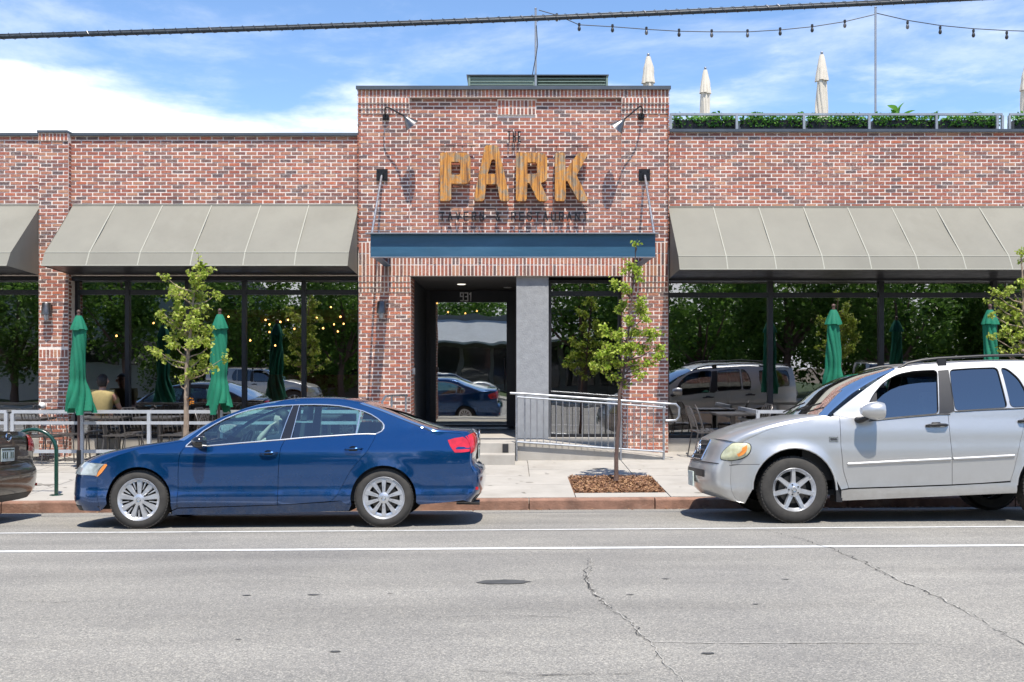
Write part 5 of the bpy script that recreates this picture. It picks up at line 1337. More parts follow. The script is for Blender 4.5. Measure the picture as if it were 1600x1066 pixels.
# ---- the saloon
SED = dict(X0=-2.62, Yc=11.92, w0=.885, xf=-2.2, xr=2.2, Lf=1.0, Lr=.95, af=.15, ar=.12, tum=.42, tumc=.18,
           prof=[(.15,-.09),(.20,-.06),(.27,-.012),(.325,.002),(.36,.002),(.40,-.012),(.45,-.014),(.6,.0),(.72,.004),(.80,.0),(.845,-.004),(.87,-.016),(.93,-.03),(1.0,-.045),(1.6,-.045)],
           belt=[(-2.3,.80),(-1.0,.90),(-.5,.925),(.5,.965),(1.2,.995),(1.6,1.02),(2.3,1.06)], arches=[(-1.418,.312,.355,.010),(1.234,.312,.355,.010)])
def make_sedan(paint_m, glass_m, trim_m, wheels=True, spokes=('cover_broad', 'cover_fine')):
    c = Car(SED); root = bpy.data.objects.new('saloon_car', None); col.objects.link(root); root['category'] = 'car'
    T = c.trs; PT = M[paint_m]
    Ef = T([(157,797),(151,775),(150,750),(154,733),(163,723.5)]); Cf = [(-2.26,.19),(-2.31,.30),(-2.31,.5),(-2.28,.62),(-2.18,.735)]
    Eh = T([(163,723.5),(185,710.5),(215,701),(246,695),(276,690.5),(286,688)]); Ch = [(-2.18,.735),(-1.95,.825),(-1.6,.895),(-1.35,.93),(-1.2,.95),(-1.12,.962)]
    Ew = T([(286,688),(316,667.5),(339,654),(373,641),(400,633.5),(430,629)]); Cw = [(-1.12,.962),(-.8,1.115),(-.55,1.22),(-.28,1.325),(-.03,1.39),(.2,1.425)]
    Er = T([(430,629),(454,626.5),(499,625.5),(533,627.5),(560,632)]); Cr = [(.2,1.425),(.4,1.44),(.65,1.435),(.85,1.415),(1.04,1.375)]
    Eg = T([(560,632),(591,642.5),(622,655),(650,667),(672,676)]); Cg = [(1.04,1.375),(1.3,1.285),(1.53,1.19),(1.74,1.115),(1.87,1.08)]
    Et = T([(672,676),(700,678),(722,680.5)]); Ct = [(1.87,1.08),(2.03,1.068),(2.19,1.06)]
    Eb = T([(722,680.5),(730,690),(734,702),(734,722),(736,732)]); Cb = [(2.19,1.06),(2.235,.99),(2.24,.88),(2.22,.74),(2.23,.68)]
    Ebb = T([(736,732),(739,742),(739,756),(734,772),(724,784)]); Cbb = [(2.23,.68),(2.30,.63),(2.32,.52),(2.30,.38),(2.2,.24)]
    Ef, Eh, Ew, Er, Eg, Et, Eb, Ebb = [[tuple(q) for q in catmull(E_, 4*len(E_))] for E_ in (Ef, Eh, Ew, Er, Eg, Et, Eb, Ebb)]
    c.loft('front_bumper', Ef, Cf, PT, root); c.loft('bonnet', Eh, Ch, PT, root, n=20); ws = c.loft('windscreen', Ew, Cw, M[glass_m], root, n=20)
    c.loft('roof', Er, Cr, PT, root); rw = c.loft('rear_window', Eg, Cg, M['car_glass_dark'], root); tl_ = c.loft('boot_lid', Et, Ct, PT, root); c.loft('boot_panel', Eb, Cb, PT, root, n=16); c.loft('rear_bumper', Ebb, Cbb, PT, root, n=16)
    c.skin_patch('lower_lip', Ef, Cf, .0, .10, -1.0, 1.0, M['black_plastic'], root, .008, n=4, m_=24)
    # front details
    c.skin_patch('lower_grille', Ef, Cf, .12, .42, -.62, .62, M['black_plastic'], root, .006); c.skin_patch('upper_grille', Ef, Cf, .70, .88, -.5, .5, M['black_plastic'], root, .006)
    # rear details
    c.skin_patch('plate_recess', Eb, Cb, .48, .93, -.36, .36, M['black_plastic'], root, .004)
    pc = c.skin_point(Eb, Cb, .72, 0); m = MB(); m.box(pc.x+.012, pc.x+.018, -.155, .155, pc.z-.077, pc.z+.077); pl = m.build('number_plate', M['plate'], root, local=True)
    m = MB(); m.box(pc.x+.0182, pc.x+.0195, -.145, .145, pc.z+.050, pc.z+.066); m.build('plate_band', M['rack_green'], pl, local=True)
    for k in range(6):
        if k == 3: continue
        m = MB(); y = -.118 + k*.045; m.box(pc.x+.0182, pc.x+.0198, y, y+.026, pc.z-.045, pc.z+.03); m.build('plate_character', M['rack_green'], pl, local=True)
    ec = c.skin_point(Eb, Cb, .20, 0); m = MB(); m.tube([(ec.x+.012, .058*math.cos(2*math.pi*k/20), ec.z + .046*math.sin(2*math.pi*k/20)) for k in range(20)], .007, 6, closed=True); m.tube([(ec.x+.012,-.03,ec.z+.03),(ec.x+.012,-.008,ec.z-.03),(ec.x+.012,.03,ec.z-.02)], .006, 5); m.build('badge', M['chrome'], root, True, local=True)
    c.skin_patch('diffuser', Ebb, Cbb, .80, .99, -.8, .8, M['black_plastic'], root, .005)
    for sg in (-1, 1):
        m = MB(); vs = []
        for i in range(9):
            for j in range(7):
                q = c.skin_point(Eb, Cb, lerp(.10, .62, i/8), sg*lerp(.66, 1.0, j/6)); vs.append(q + Vector((.012, sg*.006, 0)))
        m.add(vs, [(i*7+j, i*7+j+1, (i+1)*7+j+1, (i+1)*7+j) for i in range(8) for j in range(6)]); m.build('tail_light', M['red_lens'], root, 60, local=True)
        m = MB(); q = c.skin_point(Ebb, Cbb, .62, sg*.93); m.box(q.x-.12, q.x+.012, min(q.y, q.y+sg*.03), max(q.y, q.y+sg*.03), q.z-.012, q.z+.02); m.build('reflector', M['red_lens'], root, local=True)
    c.panel('tail_light_side', T([(700,690),(710,687),(724,685),(733,690),(736,700),(734,708),(722,709.5),(711,709.5),(704,700)]), M['red_lens'], root, off=.004, gap=0, thick=.012)
    # side panels
    zl = .245
    ra = c.arcpts(1, zl, zl+.02); fa = c.arcpts(0, zl+.02, zl)      # rear end over the top to front end
    tip, dl = (288,697), None
    seamF = T([(288.5,697.5),(280,707),(277.5,720),(277,740),(277,770),(277,793)])
    belt1 = T([(288.5,697.5),(318.7,697),(380,692),(438,687.8),(444.5,687.3)])
    seamB = T([(444.5,687.3),(438,700),(435.5,715),(434,745),(433.5,789.5)])
    belt2 = T([(444.5,687.3),(476,684.5),(520,682),(555,680),(575,679.5),(587,680)])
    seamR = T([(587,680),(585,687),(573,708),(560,722),(548,736),(539,752),(532,766),(525,777),(516,784.5)])
    top1 = T([(433.5,789.5),(516,784.5)]); top0 = T([(277,793),(433.5,789.5)])
    fend = Ef + Eh[1:] + seamF + [(fa[0][0], fa[0][1])] + fa[1:] ; fend = Ef + Eh[1:] + T([(288.5,692)]) + seamF + T([(268,797)]) + fa
    c.panel('front_wing', fend, PT, root)
    fd = belt1 + seamB[1:] + T([(400,790.2),(340,791.7),(277,793)])[0:] + seamF[::-1][1:-1]
    d1 = c.panel('front_door', fd, PT, root)
    rdp = belt2 + seamR[1:] + T([(470,787.5)]) + seamB[::-1][:-1]
    d2 = c.panel('rear_door', rdp, PT, root)
    sill = T([(268,798)]) + T([(277,794),(355,792),(434,790),(516,785.5),(531,784),(544,790)]) + [(ra[-1][0]+.0, zl-.0)] + T([(545,799),(400,803.5),(269,803.8)])
    c.panel('sill', sill, PT, root, gap=.001)
    DLO = [(289,696.5),(316.4,673),(333,663),(350,654.3),(368,647),(384,641.8),(400,638.3),(417.7,635.8),(440,634),(466,633),(490,632.8),(510,633.4),(530,635),(544,637.5),(566.3,643.2),(580,649),(590,655.5),(597,661.5),(600,666),(599.5,671),(596,675.5),(587,679.5)]
    q = Eh[-1:] + Ew[1:] + Er[1:] + Eg[1:] + Et[1:] + Eb[1:] + Ebb[1:] + T([(700,787),(655,790.5)]) + ra + T([(540,789),(531,783.5)]) + seamR[::-1] + T(DLO)[::-1][1:] 
    c.panel('rear_quarter_and_roof_rail', q, PT, root, gap=.001)
    # glass, pillars, trim
    fw = T(DLO[:9] + [(457,633.3),(452,645),(445,663),(438,686.5),(380,691),(318.7,696)]); c.panel('front_window', fw, M[glass_m], d1[0], off=-.014, gap=0, thick=0, both=False); 
    g2 = c.panel('front_window', fw, M[glass_m], d1[1], off=-.014, gap=0, thick=0); bpy.data.objects.remove(g2[0])
    rwp = T([(466,633.3)] + DLO[10:14] + [(563.5,642.6),(560,660),(556,679),(520,681),(476,683.7),(453.8,685.3),(458,668)]); g3 = c.panel('rear_door_window', rwp, M[glass_m], root, off=-.014, gap=0, thick=0)
    qwp = T([(563.5,642.6)] + DLO[14:] + [(575,678.5),(556,679),(560,660)]); c.panel('quarter_window', qwp, M[glass_m], root, off=-.014, gap=0, thick=0)
    c.panel('b_pillar', T([(456,632.5),(467,632.5),(459,665),(453,686.5),(437,687.8),(445,663),(451,648)]), M['gloss_black'], root, off=-.004, gap=0, thick=.01)
    c.panel('mirror_base', T([(289,696.5),(304,684.5),(316.4,674),(319,696)]), M['gloss_black'], root, off=-.005, gap=0, thick=.01)
    c.side_tube('window_trim', T(DLO), .0075, M[trim_m], root, off=.001); c.side_tube('window_trim', belt1 + belt2[1:], .0075, M[trim_m], root, off=.001)
    c.side_tube('window_divider', T([(563.5,642.6),(560,660),(556,679)]), .009, M[trim_m], root, off=-.004)
    c.side_tube('b_pillar_edge', T([(457,633),(452,645),(445,663),(437,687)]), .005, M[trim_m], root, off=-.001); c.side_tube('b_pillar_edge', T([(467,633),(459,665),(453.5,686)]), .005, M[trim_m], root, off=-.001)
    # door handles
    for di, (px, py) in ((d1, (420, 709)), (d2, (553, 703.5))):
        for k, sg in ((0, -1), (1, 1)):
            x, z = c.tr(px, py); y = c.W(x, z)
            m = MB(); m.lathe([(.001,.0),(.03,.003),(.036,.0005)], 20, (0,0,0), 'y'); m.v = [Vector((x - .012 + p.x*1.35, sg*(y + .0008), z + p.z)) for p in m.v]; hd = m.build('handle_recess', M['gloss_black'], di[k], 60, local=True)
            m = MB(); m.tube([(x-.095, sg*(y+.004), z+.002),(x-.08, sg*(y+.026), z+.004),(x, sg*(y+.034), z+.008),(x+.07, sg*(y+.026), z+.012),(x+.085, sg*(y+.004), z+.012)], .013, 8, flat=.75); m.build('handle', PT, di[k], True, local=True)
    # mirrors
    for sg in (-1, 1):
        x, z = c.tr(308, 691, -.98); m = MB(); N = 12; vs = []
        for i in range(9):
            u = i/8; xx = x - .055 + .13*u; rz_ = .072*math.sin(math.pi*(.12+.80*u))**.5; ry_ = .10*math.sin(math.pi*(.12+.80*u))**.5
            for k in range(N): a = 2*math.pi*k/N; vs.append((xx + .03*math.sin(a)*0, sg*(.985 + ry_*math.cos(a)*abs(math.cos(a))**-.25 if abs(math.cos(a)) > .05 else sg*.985*1 and .985), z + rz_*math.sin(a)))
        vs = []
        for i in range(9):
            u = i/8; xx = x - .06 + .13*u; s_ = (math.sin(math.pi*(.10+.62*u)))**.6
            for k in range(N):
                a = 2*math.pi*k/N; ca, sa = math.cos(a), math.sin(a); q_ = (abs(ca)**3 + abs(sa)**3)**(-1/3); vs.append((xx, sg*(.99 + .10*s_*ca*q_), z + .068*s_*sa*q_))
        m.add(vs, [(i*N+k, i*N+(k+1) % N, (i+1)*N+(k+1) % N, (i+1)*N+k)[::(1 if sg < 0 else -1)] for i in range(8) for k in range(N)]); m.add(vs[:N] + vs[-N:], [tuple(range(N)), tuple(range(N, 2*N))]); mm = m.build('door_mirror', M['gloss_black'], root, 50, local=True)
        m = MB(); w_ = c.W(x, z-.03); m.hexa([(x-.02, sg*(w_-.02), z-.085),(x+.05, sg*(w_-.02), z-.085),(x+.04, sg*.96, z-.05),(x-.03, sg*.96, z-.05),(x-.02, sg*(w_-.02), z-.045),(x+.05, sg*(w_-.02), z-.045),(x+.04, sg*.96, z-.02),(x-.03, sg*.96, z-.02)]); m.build('mirror_arm', M['gloss_black'], root, local=True)
    # headlights
    hl = T([(129.8,741),(134,729),(147.5,722.5),(162,723.5),(155,733),(147.5,741.5),(136,745)]); 
    hl = [(x_, z_) for x_, z_ in hl]
    E2 = Ef[2:]; 
    for sg in (-1, 1):
        m = MB(); vs = []; n1_, n2_ = 8, 10
        for i in range(n1_+1):
            for j in range(n2_+1):
                v = j/n2_; u = i/n1_; uu = lerp(.70, .985, u) ; t = sg*lerp(1.0, .60, v); qv = c.skin_point(Ef, Cf, uu - .10*v*(1-u)*0, t); vs.append(qv + Vector((-.008, sg*.010, .003)))
        m.add(vs, [(i*(n2_+1)+j, i*(n2_+1)+j+1, (i+1)*(n2_+1)+j+1, (i+1)*(n2_+1)+j) for i in range(n1_) for j in range(n2_)]); h_ = m.build('headlight', M['lens_clear'], root, 60, local=True)
        pp = T([(147,743),(161,724.5),(165,724),(166,726),(158,737),(152,743)]); m = MB(); m.add([(x_, sg*(c.W(x_, z_)+.006), z_) for x_, z_ in pp], [tuple(range(len(pp)))[::(1 if sg < 0 else -1)]]); m.build('indicator', M['amber'], h_, local=True)
        pp = T([(150.5,744.5),(147,741),(160,724),(163,723.5)]); m = MB(); m.add([(x_, sg*(c.W(x_, z_)+.004), z_) for x_, z_ in pp], [(0,1,2,3)[::(1 if sg < 0 else -1)]]); m.build('lens_side', M['lens_clear'], h_, local=True)
    # dark tub behind the gaps and above the wheels
    m = MB(); zt_ = .80; w_ = .79
    m.box(-1.05, .86, -w_, w_, .17, .24); m.box(-2.1, -1.78, -.62, .62, .22, .66); m.box(1.62, 2.15, -.72, .72, .26, .85); m.box(-1.9, -1.0, -.66, .66, .2, .72); m.box(.8, 1.7, -.64, .64, .25, .86)
    for cx_ in (-1.418, 1.234):
        for sg in (-1, 1): 
            y0_, y1_ = sg*.64, sg*.79
            m.lathe([(.385, y0_), (.385, y1_)], 16, (cx_, 0, .32), 'y', 0, math.pi)
    m.box(-1.06, -1.0, -.85, .85, .24, .8); m.box(-1.03, -1.0, -.86, .86, .24, .86); m.box(.84, .86, -.85, .85, .24, .8); m.box(-1.02, .85, -.845, -.83, .24, .83); m.box(-1.02, .85, .83, .845, .24, .83); m.build('underbody', M['underbody'], root, local=True)
    m = MB(); m.tube([(2.0,-.45,.24),(2.26,-.45,.235)], .03, 10); m.build('exhaust', M['lamp_metal'], root, True, local=True)
    interior(root, c, -1.0, .02, .28, .93, .74, M['seat'], 1.4)
    m = MB(); m.box(1.30, 1.75, -.6, .6, .95, .97); m.build('parcel_shelf', M['seat'], root, local=True)
    for i, (cx_, kind) in enumerate(((-1.418, spokes[0]), (1.234, spokes[1]))):
        w = wheel(kind, .316, .222, .205); w.parent = root; w.location = (cx_, -.765, .316)
        w2 = copy_tree(w); w2.parent = root; w2.location = (cx_, .765, .316); w2.rotation_euler = (0, 0, math.pi)
    return root
M['gloss_black'] = simple('gloss_black', (.012,.012,.014), .15, coat=.6)

blue = make_sedan('blue_paint', 'car_glass', 'silver_trim'); finish(blue, -2.62, 11.92, 'metallic blue four-door saloon parked at the kerb in front of the entrance'); blue['group'] = 'cars parked along the kerb'
brown = make_sedan('brown_paint', 'car_glass', 'gloss_black'); finish(brown, -8.13, 11.92, 'dark brown car cut off by the left edge, boot and rear bumper in view'); brown['group'] = 'cars parked along the kerb'

# ---- the tall silver car
SUV = dict(X0=4.48, Yc=12.10, w0=.915, xf=-2.2, xr=2.25, Lf=.95, Lr=.7, af=.17, ar=.10, tum=.27, tumc=.18,
           prof=[(.2,-.06),(.30,-.03),(.36,-.006),(.42,-.012),(.62,.0),(.70,.008),(.73,.010),(.82,.008),(.86,.0),(.96,-.004),(1.04,-.014),(1.10,-.028),(1.18,-.04),(2,-.04)],
           belt=[(-2.3,.98),(-1.1,1.12),(-.5,1.15),(.5,1.20),(2.3,1.26)], arches=[(-1.38,.372,.455,.022),(1.50,.372,.455,.022)])
def make_suv(paint_m, front_glass):
    c = Car(SUV); root = bpy.data.objects.new('estate_car', None); col.objects.link(root); root['category'] = 'car'; T = c.trs; PT = M[paint_m]
    Ef = T([(1165,785),(1152,780),(1144,765),(1143,745),(1144,726)]); Cf = [(-2.2,.27),(-2.29,.36),(-2.335,.46),(-2.335,.58),(-2.30,.665)]
    En = T([(1144,726),(1147,712),(1153,700),(1160,691)]); Cn = [(-2.30,.665),(-2.25,.74),(-2.20,.86),(-2.15,.925)]
    Eh = T([(1160,691),(1180,680.5),(1211,668),(1255,657.5),(1301,650.5)]); Ch = [(-2.15,.925),(-1.95,1.02),(-1.64,1.12),(-1.35,1.178),(-1.14,1.20)]
    Ew = T([(1301,650.5),(1330,628),(1360,606),(1385,589),(1406,576.5)]); Cw = [(-1.14,1.20),(-.95,1.37),(-.76,1.525),(-.49,1.655),(-.18,1.735)]
    Er = T([(1406,576.5),(1440,571.5),(1480,569.5),(1540,568),(1600,567),(1700,568),(1740,572)]); Cr = [(-.18,1.735),(.1,1.77),(.5,1.80),(1.0,1.815),(1.4,1.81),(1.9,1.79),(2.12,1.765)]
    Eb = T([(1740,572),(1752,600),(1760,640),(1762,680),(1762,712)]); Cb = [(2.12,1.765),(2.22,1.5),(2.27,1.25),(2.28,1.0),(2.27,.78)]
    Ebb = T([(1762,712),(1764,735),(1760,760),(1752,775)]); Cbb = [(2.27,.78),(2.36,.7),(2.36,.5),(2.28,.33)]
    Ef, En, Eh, Ew, Er, Eb, Ebb = [[tuple(q) for q in catmull(E_, 4*len(E_))] for E_ in (Ef, En, Eh, Ew, Er, Eb, Ebb)]
    bp_ = c.loft('front_bumper', Ef, Cf, PT, root, n=18); c.loft('nose', En, Cn, PT, root, n=14); c.loft('bonnet', Eh, Ch, PT, root, n=20, p=3.2); c.loft('windscreen', Ew, Cw, M['car_glass_clear'], root, n=18, p=2.2)
    c.loft('roof', Er, Cr, PT, root, n=18, p=2.8); c.loft('tailgate', Eb, Cb, PT, root, n=14); c.loft('rear_bumper', Ebb, Cbb, PT, root, n=12); c.skin_patch('rear_window', Eb, Cb, .08, .48, -.82, .82, M['car_glass_dark'], root, .005)
    # nose
    c.skin_patch('grille', En, Cn, .10, .93, -.36, .36, M['black_plastic'], root, .006)
    for k in range(3):
        u = .28 + .22*k; pts = [c.skin_point(En, Cn, u, lerp(-.35, .35, j/12)) + Vector((-.016, 0, 0)) for j in range(13)]; m = MB(); m.tube(pts, .010, 6); m.build('grille_bar', M['lamp_metal'], root, True, local=True)
    rim_ = [c.skin_point(En, Cn, .10, lerp(-.37, .37, j/10)) for j in range(11)] + [c.skin_point(En, Cn, .93, lerp(.37, -.37, j/10)) for j in range(11)]
    m = MB(); m.tube([q + Vector((-.012, 0, 0)) for q in rim_], .010, 6, closed=True); m.build('grille_surround', M['chrome'], root, True, local=True)
    ec = c.skin_point(En, Cn, .52, 0) + Vector((-.03, 0, 0)); m = MB(); rr_ = .085
    m.tube([ec + Vector((.02*math.sin(2*math.pi*k/24)*0 - .0, rr_*math.cos(2*math.pi*k/24), rr_*math.sin(2*math.pi*k/24))) for k in range(24)], .009, 6, closed=True)
    for a in (90, 210, 330): m.tube([ec, ec + Vector((0, rr_*math.cos(R(a)), rr_*math.sin(R(a))))], [.014, .005], 6)
    m.build('badge', M['chrome'], root, True, local=True)
    c.skin_patch('bumper_slot', Ef, Cf, .62, .80, -.66, .66, M['black_plastic'], root, .006)
    pq = c.skin_point(Ef, Cf, .52, 0); m = MB(); m.box(pq.x-.03, pq.x-.014, -.155, .155, pq.z-.085, pq.z+.085); pl = m.build('number_plate', M['plate'], root, local=True)
    bl_ = [c.skin_point(En, Cn, .0, lerp(-1, 1, j/24)) + Vector((-.003, 0, .002)) for j in range(25)]; m = MB(); m.tube(bl_, .006, 5); m.build('bumper_seam', M['black_plastic'], root, True, local=True)
    # headlights: rounded triangle on the corner
    for sg in (-1, 1):
        cor = [(1127,716.5),(1131,706),(1140,697),(1150,691.5),(1162,688.5),(1172,689.5),(1177,694),(1176,703),(1171,710),(1165,714.5),(1150,718),(1135,718.5)]
        def lp(px, py, o):
            # find the point on the nose / wing skin seen at this pixel
            best = None
            for i in range(26):
                for j in range(46):
                    qq = LS[i][j]; 
                    d = (qq[0]-px)**2 + (qq[1]-py)**2
                    if best is None or d < best[0]: best = (d, qq[2])
            return best[1]
        if sg == -1:
            LS = []
            for i in range(26):
                row = []
                for j in range(46):
                    if j < 24: q = c.skin_point(En, Cn, i/25, -lerp(.35, 1, j/23))
                    else:
                        e = c.skin_point(En, Cn, i/25, -1.0); x = e.x + (j-23)*.014; q = Vector((x, -c.W(x, e.z), e.z))
                    D = c.Yc + q.y; row.append((CX + (q.x + c.X0)*F/D, HY + (EYE - (q.z + c.gz(q.y)))*F/D, q))
                LS.append(row)
            cor = [tuple(q) for q in catmull(cor + cor[:1], 41)[:-1]]; ring = [lp(a, b, 0) for a, b in cor]; 
            for _ in range(4): ring = [(ring[k-1] + ring[k]*2 + ring[(k+1) % 40])/4 for k in range(40)]; cen = sum(ring, Vector((0,0,0)))/len(ring)
            inner = []
            for f_ in (1.0, .82, .5, .15):
                inner.append([cen.lerp(q, f_) + Vector((-.018, -.030, .012))*math.sqrt(max(0, 1-f_*f_)) + Vector((-.005,-.005,.002)) for q in ring])
            LR = (ring, inner)
        ring, inner = LR; fl_ = lambda q: Vector((q.x, q.y*(1 if sg < 0 else -1), q.z))
        m = MB(); N = len(ring); m.add([fl_(q) for r_ in inner for q in r_], [(i*N+k, i*N+(k+1) % N, (i+1)*N+(k+1) % N, (i+1)*N+k) for i in range(3) for k in range(N)] + [tuple(3*N + k for k in range(N))])
        h_ = m.build('headlight', M['lens_yellow'], root, 80, local=True)
        m = MB(); m.tube([fl_(q) + Vector((-.003, sg*.003, 0)) for q in ring], .006, 6, closed=True); m.build('headlight_surround', M['black_plastic'], h_, True, local=True)
        am = [inner[1][k] for k in (20, 22, 24, 26, 28, 30)] + [inner[2][k] for k in (30, 27, 24, 21)]; m = MB(); m.add([fl_(q) + Vector((-.004, sg*.010, .004)) for q in am], [tuple(range(10))]); m.build('indicator', M['amber'], h_, local=True)
    # side panels
    ra = c.arcpts(1, .40, .42); fa = c.arcpts(0, .37, .36)
    seamF = T([(1316,650),(1317,668),(1317.5,700),(1320,735),(1328,762.5)])
    seamB = T([(1487,648),(1489,680),(1491.4,713),(1490,758)])
    seamR = T([(1612,640),(1606,665),(1600,688),(1594,712),(1588,735),(1581.5,753)])
    belt1 = T([(1316,650),(1362,657.2),(1420,651.5),(1472,647.2),(1487,648)]); belt2 = T([(1487,648),(1498.4,643),(1540,641),(1581.5,639),(1612,638)])
    split = T([(1144,725),(1160,724.5),(1180,724.5),(1194,724.5)])
    cx_, cz_, r_, _a = c.arches[0]
    fa_top = [p for p in fa if p[1] > split[-1][1]]; fa_low = [p for p in fa if p[1] <= split[-1][1] and p[0] < cx_]
    c.panel('front_wing', split[:1] + En[1:] + Eh[1:] + T([(1308,648.5)]) + seamF + T([(1316,765)]) + fa_top + split[::-1][:-1], PT, root)
    c.panel('bumper_side', Ef + split[1:] + fa_low, PT, root)
    fd = belt1 + seamB[1:] + T([(1410,760.5),(1328,762.5)]) + seamF[::-1][1:-1]; d1 = c.panel('front_door', fd, PT, root)
    d2 = c.panel('rear_door', belt2 + seamR[1:] + T([(1535,756)]) + seamB[::-1][:-1], PT, root)
    W1 = T([(1361,656.5),(1357.5,640),(1370,616.5),(1384.4,599.5),(1398,590),(1412.6,583.8),(1435,579.6),(1455,578.6),(1472,578.4),(1472,612),(1472,647),(1420,651)])
    W2 = T([(1491.4,578),(1530,575.6),(1567,574.8),(1574,605),(1581,638.2),(1540,640.5),(1498.4,642.8),(1494,610)])
    W3 = T([(1572,575),(1583,577),(1600,592),(1611,612),(1613,637),(1586,638)]); W4 = T([(1632,578),(1680,576),(1725,579),(1737,600),(1741,632),(1690,634.5),(1652,636),(1637,606)])
    def soft(Wn):
        out = []; n_ = len(Wn)
        for i in range(n_):
            a_, b_, c_ = Vector(Wn[i-1]), Vector(Wn[i]), Vector(Wn[(i+1) % n_]); r1, r2 = min(.05, (a_-b_).length*.4), min(.05, (c_-b_).length*.4)
            p0, p2 = b_ + (a_-b_).normalized()*r1, b_ + (c_-b_).normalized()*r2
            for k in range(5): u = k/4; out.append(tuple(p0*(1-u)**2 + b_*2*u*(1-u) + p2*u*u))
        return out
    W1, W2, W3, W4 = soft(W1), soft(W2), soft(W3), soft(W4)
    B1_ = T([(1473,579),(1490,578),(1494,612),(1497.5,643),(1487,647.5),(1473,647)])
    up = T([(1308,648.5)]) + Ew[1:] + Er[1:] + Eb[1:] + Ebb[1:] + T([(1735,779),(1712,779)]) + ra + T([(1584,762),(1581.5,753)]) + seamR[::-1][1:] + belt2[::-1][1:] + belt1[::-1][1:]
    c.panel('body_side_and_roof_rail', up, PT, root, gap=.001, holes=[W1, W2, W3, W4, B1_])
    c.panel('sill', T([(1316,766),(1330,764),(1410,762),(1490,759.5),(1582,755),(1591,757),(1590,772),(1450,777),(1315.5,782)]), PT, root, gap=.001, off=.006)
    low = T([(1361,656.5),(1357.5,640),(1362,632),(1376,625.5),(1387,616),(1398.5,608.8),(1412,603.5),(1426.6,600.4),(1448,598),(1471.5,597.2),(1472,647),(1420,651)])
    c.panel('front_window', low, M['car_glass_tint'], d1[0], off=-.016, gap=0, thick=0, both=False); g = c.panel('front_window', low, M['car_glass_tint'], d1[1], off=-.016, gap=0, thick=0); bpy.data.objects.remove(g[0])
    c.panel('rear_door_window', W2, M['car_glass_tint'], root, off=-.016, gap=0, thick=0); c.panel('quarter_window', W3, M['car_glass_tint'], root, off=-.016, gap=0, thick=0); c.panel('cargo_window', W4, M['car_glass_dark'], root, off=-.010, gap=0, thick=0)
    c.panel('b_pillar', B1_, M['black_plastic'], root, off=-.006, gap=0, thick=.01)
    c.panel('mirror_base', T([(1361,656.5),(1357.5,640),(1370,617),(1376,613),(1376,656)]), M['black_plastic'], root, off=-.008, gap=0, thick=.01)
    for Wn in (W1, W2, W3, W4): c.side_tube('window_seal', Wn, .006, M['black_plastic'], root, off=-.004, closed=True)
    c.side_tube('belt_moulding', T([(1362,657.8),(1420,652.3),(1472,648.3),(1490,648)]), .007, M['black_plastic'], root, off=.003); c.side_tube('belt_moulding', T([(1498,643.8),(1540,641.8),(1613,639)]), .007, M['black_plastic'], root, off=.003)
    c.side_tube('door_moulding', T([(1327,725.2),(1400,721.8),(1489,718.2)]), .026, PT, root, off=-.010, n=12, flat=.75); c.side_tube('door_moulding', T([(1493,718),(1540,716),(1589,713.5)]), .026, PT, root, off=-.010, n=12, flat=.75)
    fl_x, fl_z = c.tr(1312, 770); 
    for sg in (-1, 1): m = MB(); m.box(fl_x-.02, fl_x+.045, min(sg*.66, sg*.885), max(sg*.66, sg*.885), fl_z-.10, fl_z+.08); m.build('mudflap', M['black_plastic'], root, local=True)
    # flared arches
    for i, arr in ((0, fa), (1, ra)): c.side_tube('arch_lip', arr, .012, PT if i else PT, root, off=-.006, n=8)
    x, z = c.tr(1306, 686); 
    for sg in (-1, 1):
        y = c.W(x, z); m = MB(); m.box(x-.05, x+.05, min(sg*y, sg*(y+.006)), max(sg*y, sg*(y+.006)), z-.028, z+.028); m.build('side_badge', M['silver_trim'], root, local=True)
        m = MB(); m.box(x-.035, x+.035, min(sg*(y+.0062), sg*(y+.008)), max(sg*(y+.0062), sg*(y+.008)), z-.012, z+.012); m.build('side_badge_inlay', M['lamp_metal'], root, local=True)
    for di, (px, py) in ((d1, (1467, 665)), (d2, (1612, 659))):
        for k, sg in ((0, -1), (1, 1)):
            x, z = c.tr(px, py); y = c.W(x, z); m = MB(); m.tube([(x-.105, sg*(y+.006), z-.004),(x-.09, sg*(y+.03), z-.002),(x, sg*(y+.04), z+.006),(x+.10, sg*(y+.034), z+.002),(x+.125, sg*(y+.006), z+.0)], [.016,.02,.02,.021,.016], 8, flat=.8)
            m.hexa([(x-.05, sg*(y), z+.012),(x+.06, sg*(y), z+.014),(x+.05, sg*(y+.03), z+.012),(x-.04, sg*(y+.03), z+.010),(x-.04, sg*(y), z+.034),(x+.05, sg*(y), z+.036),(x+.04, sg*(y+.02), z+.03),(x-.03, sg*(y+.02), z+.03)]); m.build('handle', M['black_plastic'], di[k], 60, local=True)
    # mirrors
    for sg in (-1, 1):
        x, z = c.tr(1368, 641.5, -1.06); N = 14; vs = []
        for i in range(10):
            u = i/9; s_ = math.sin(math.pi*(.07+.62*u))**.65; xx = x - .12 + .235*u
            for k in range(N):
                a = 2*math.pi*k/N; ca, sa = math.cos(a), math.sin(a); q_ = (abs(ca)**2.6 + abs(sa)**2.6)**(-1/2.6); vs.append((xx, sg*(1.06 + .115*s_*ca*q_), z + .098*s_*sa*q_))
        m = MB(); m.add(vs, [(i*N+k, i*N+(k+1) % N, (i+1)*N+(k+1) % N, (i+1)*N+k)[::(1 if sg < 0 else -1)] for i in range(9) for k in range(N)]); m.add(vs[:N] + vs[-N:], [tuple(range(N)), tuple(range(N, 2*N))]); m.build('door_mirror', PT, root, 50, local=True)
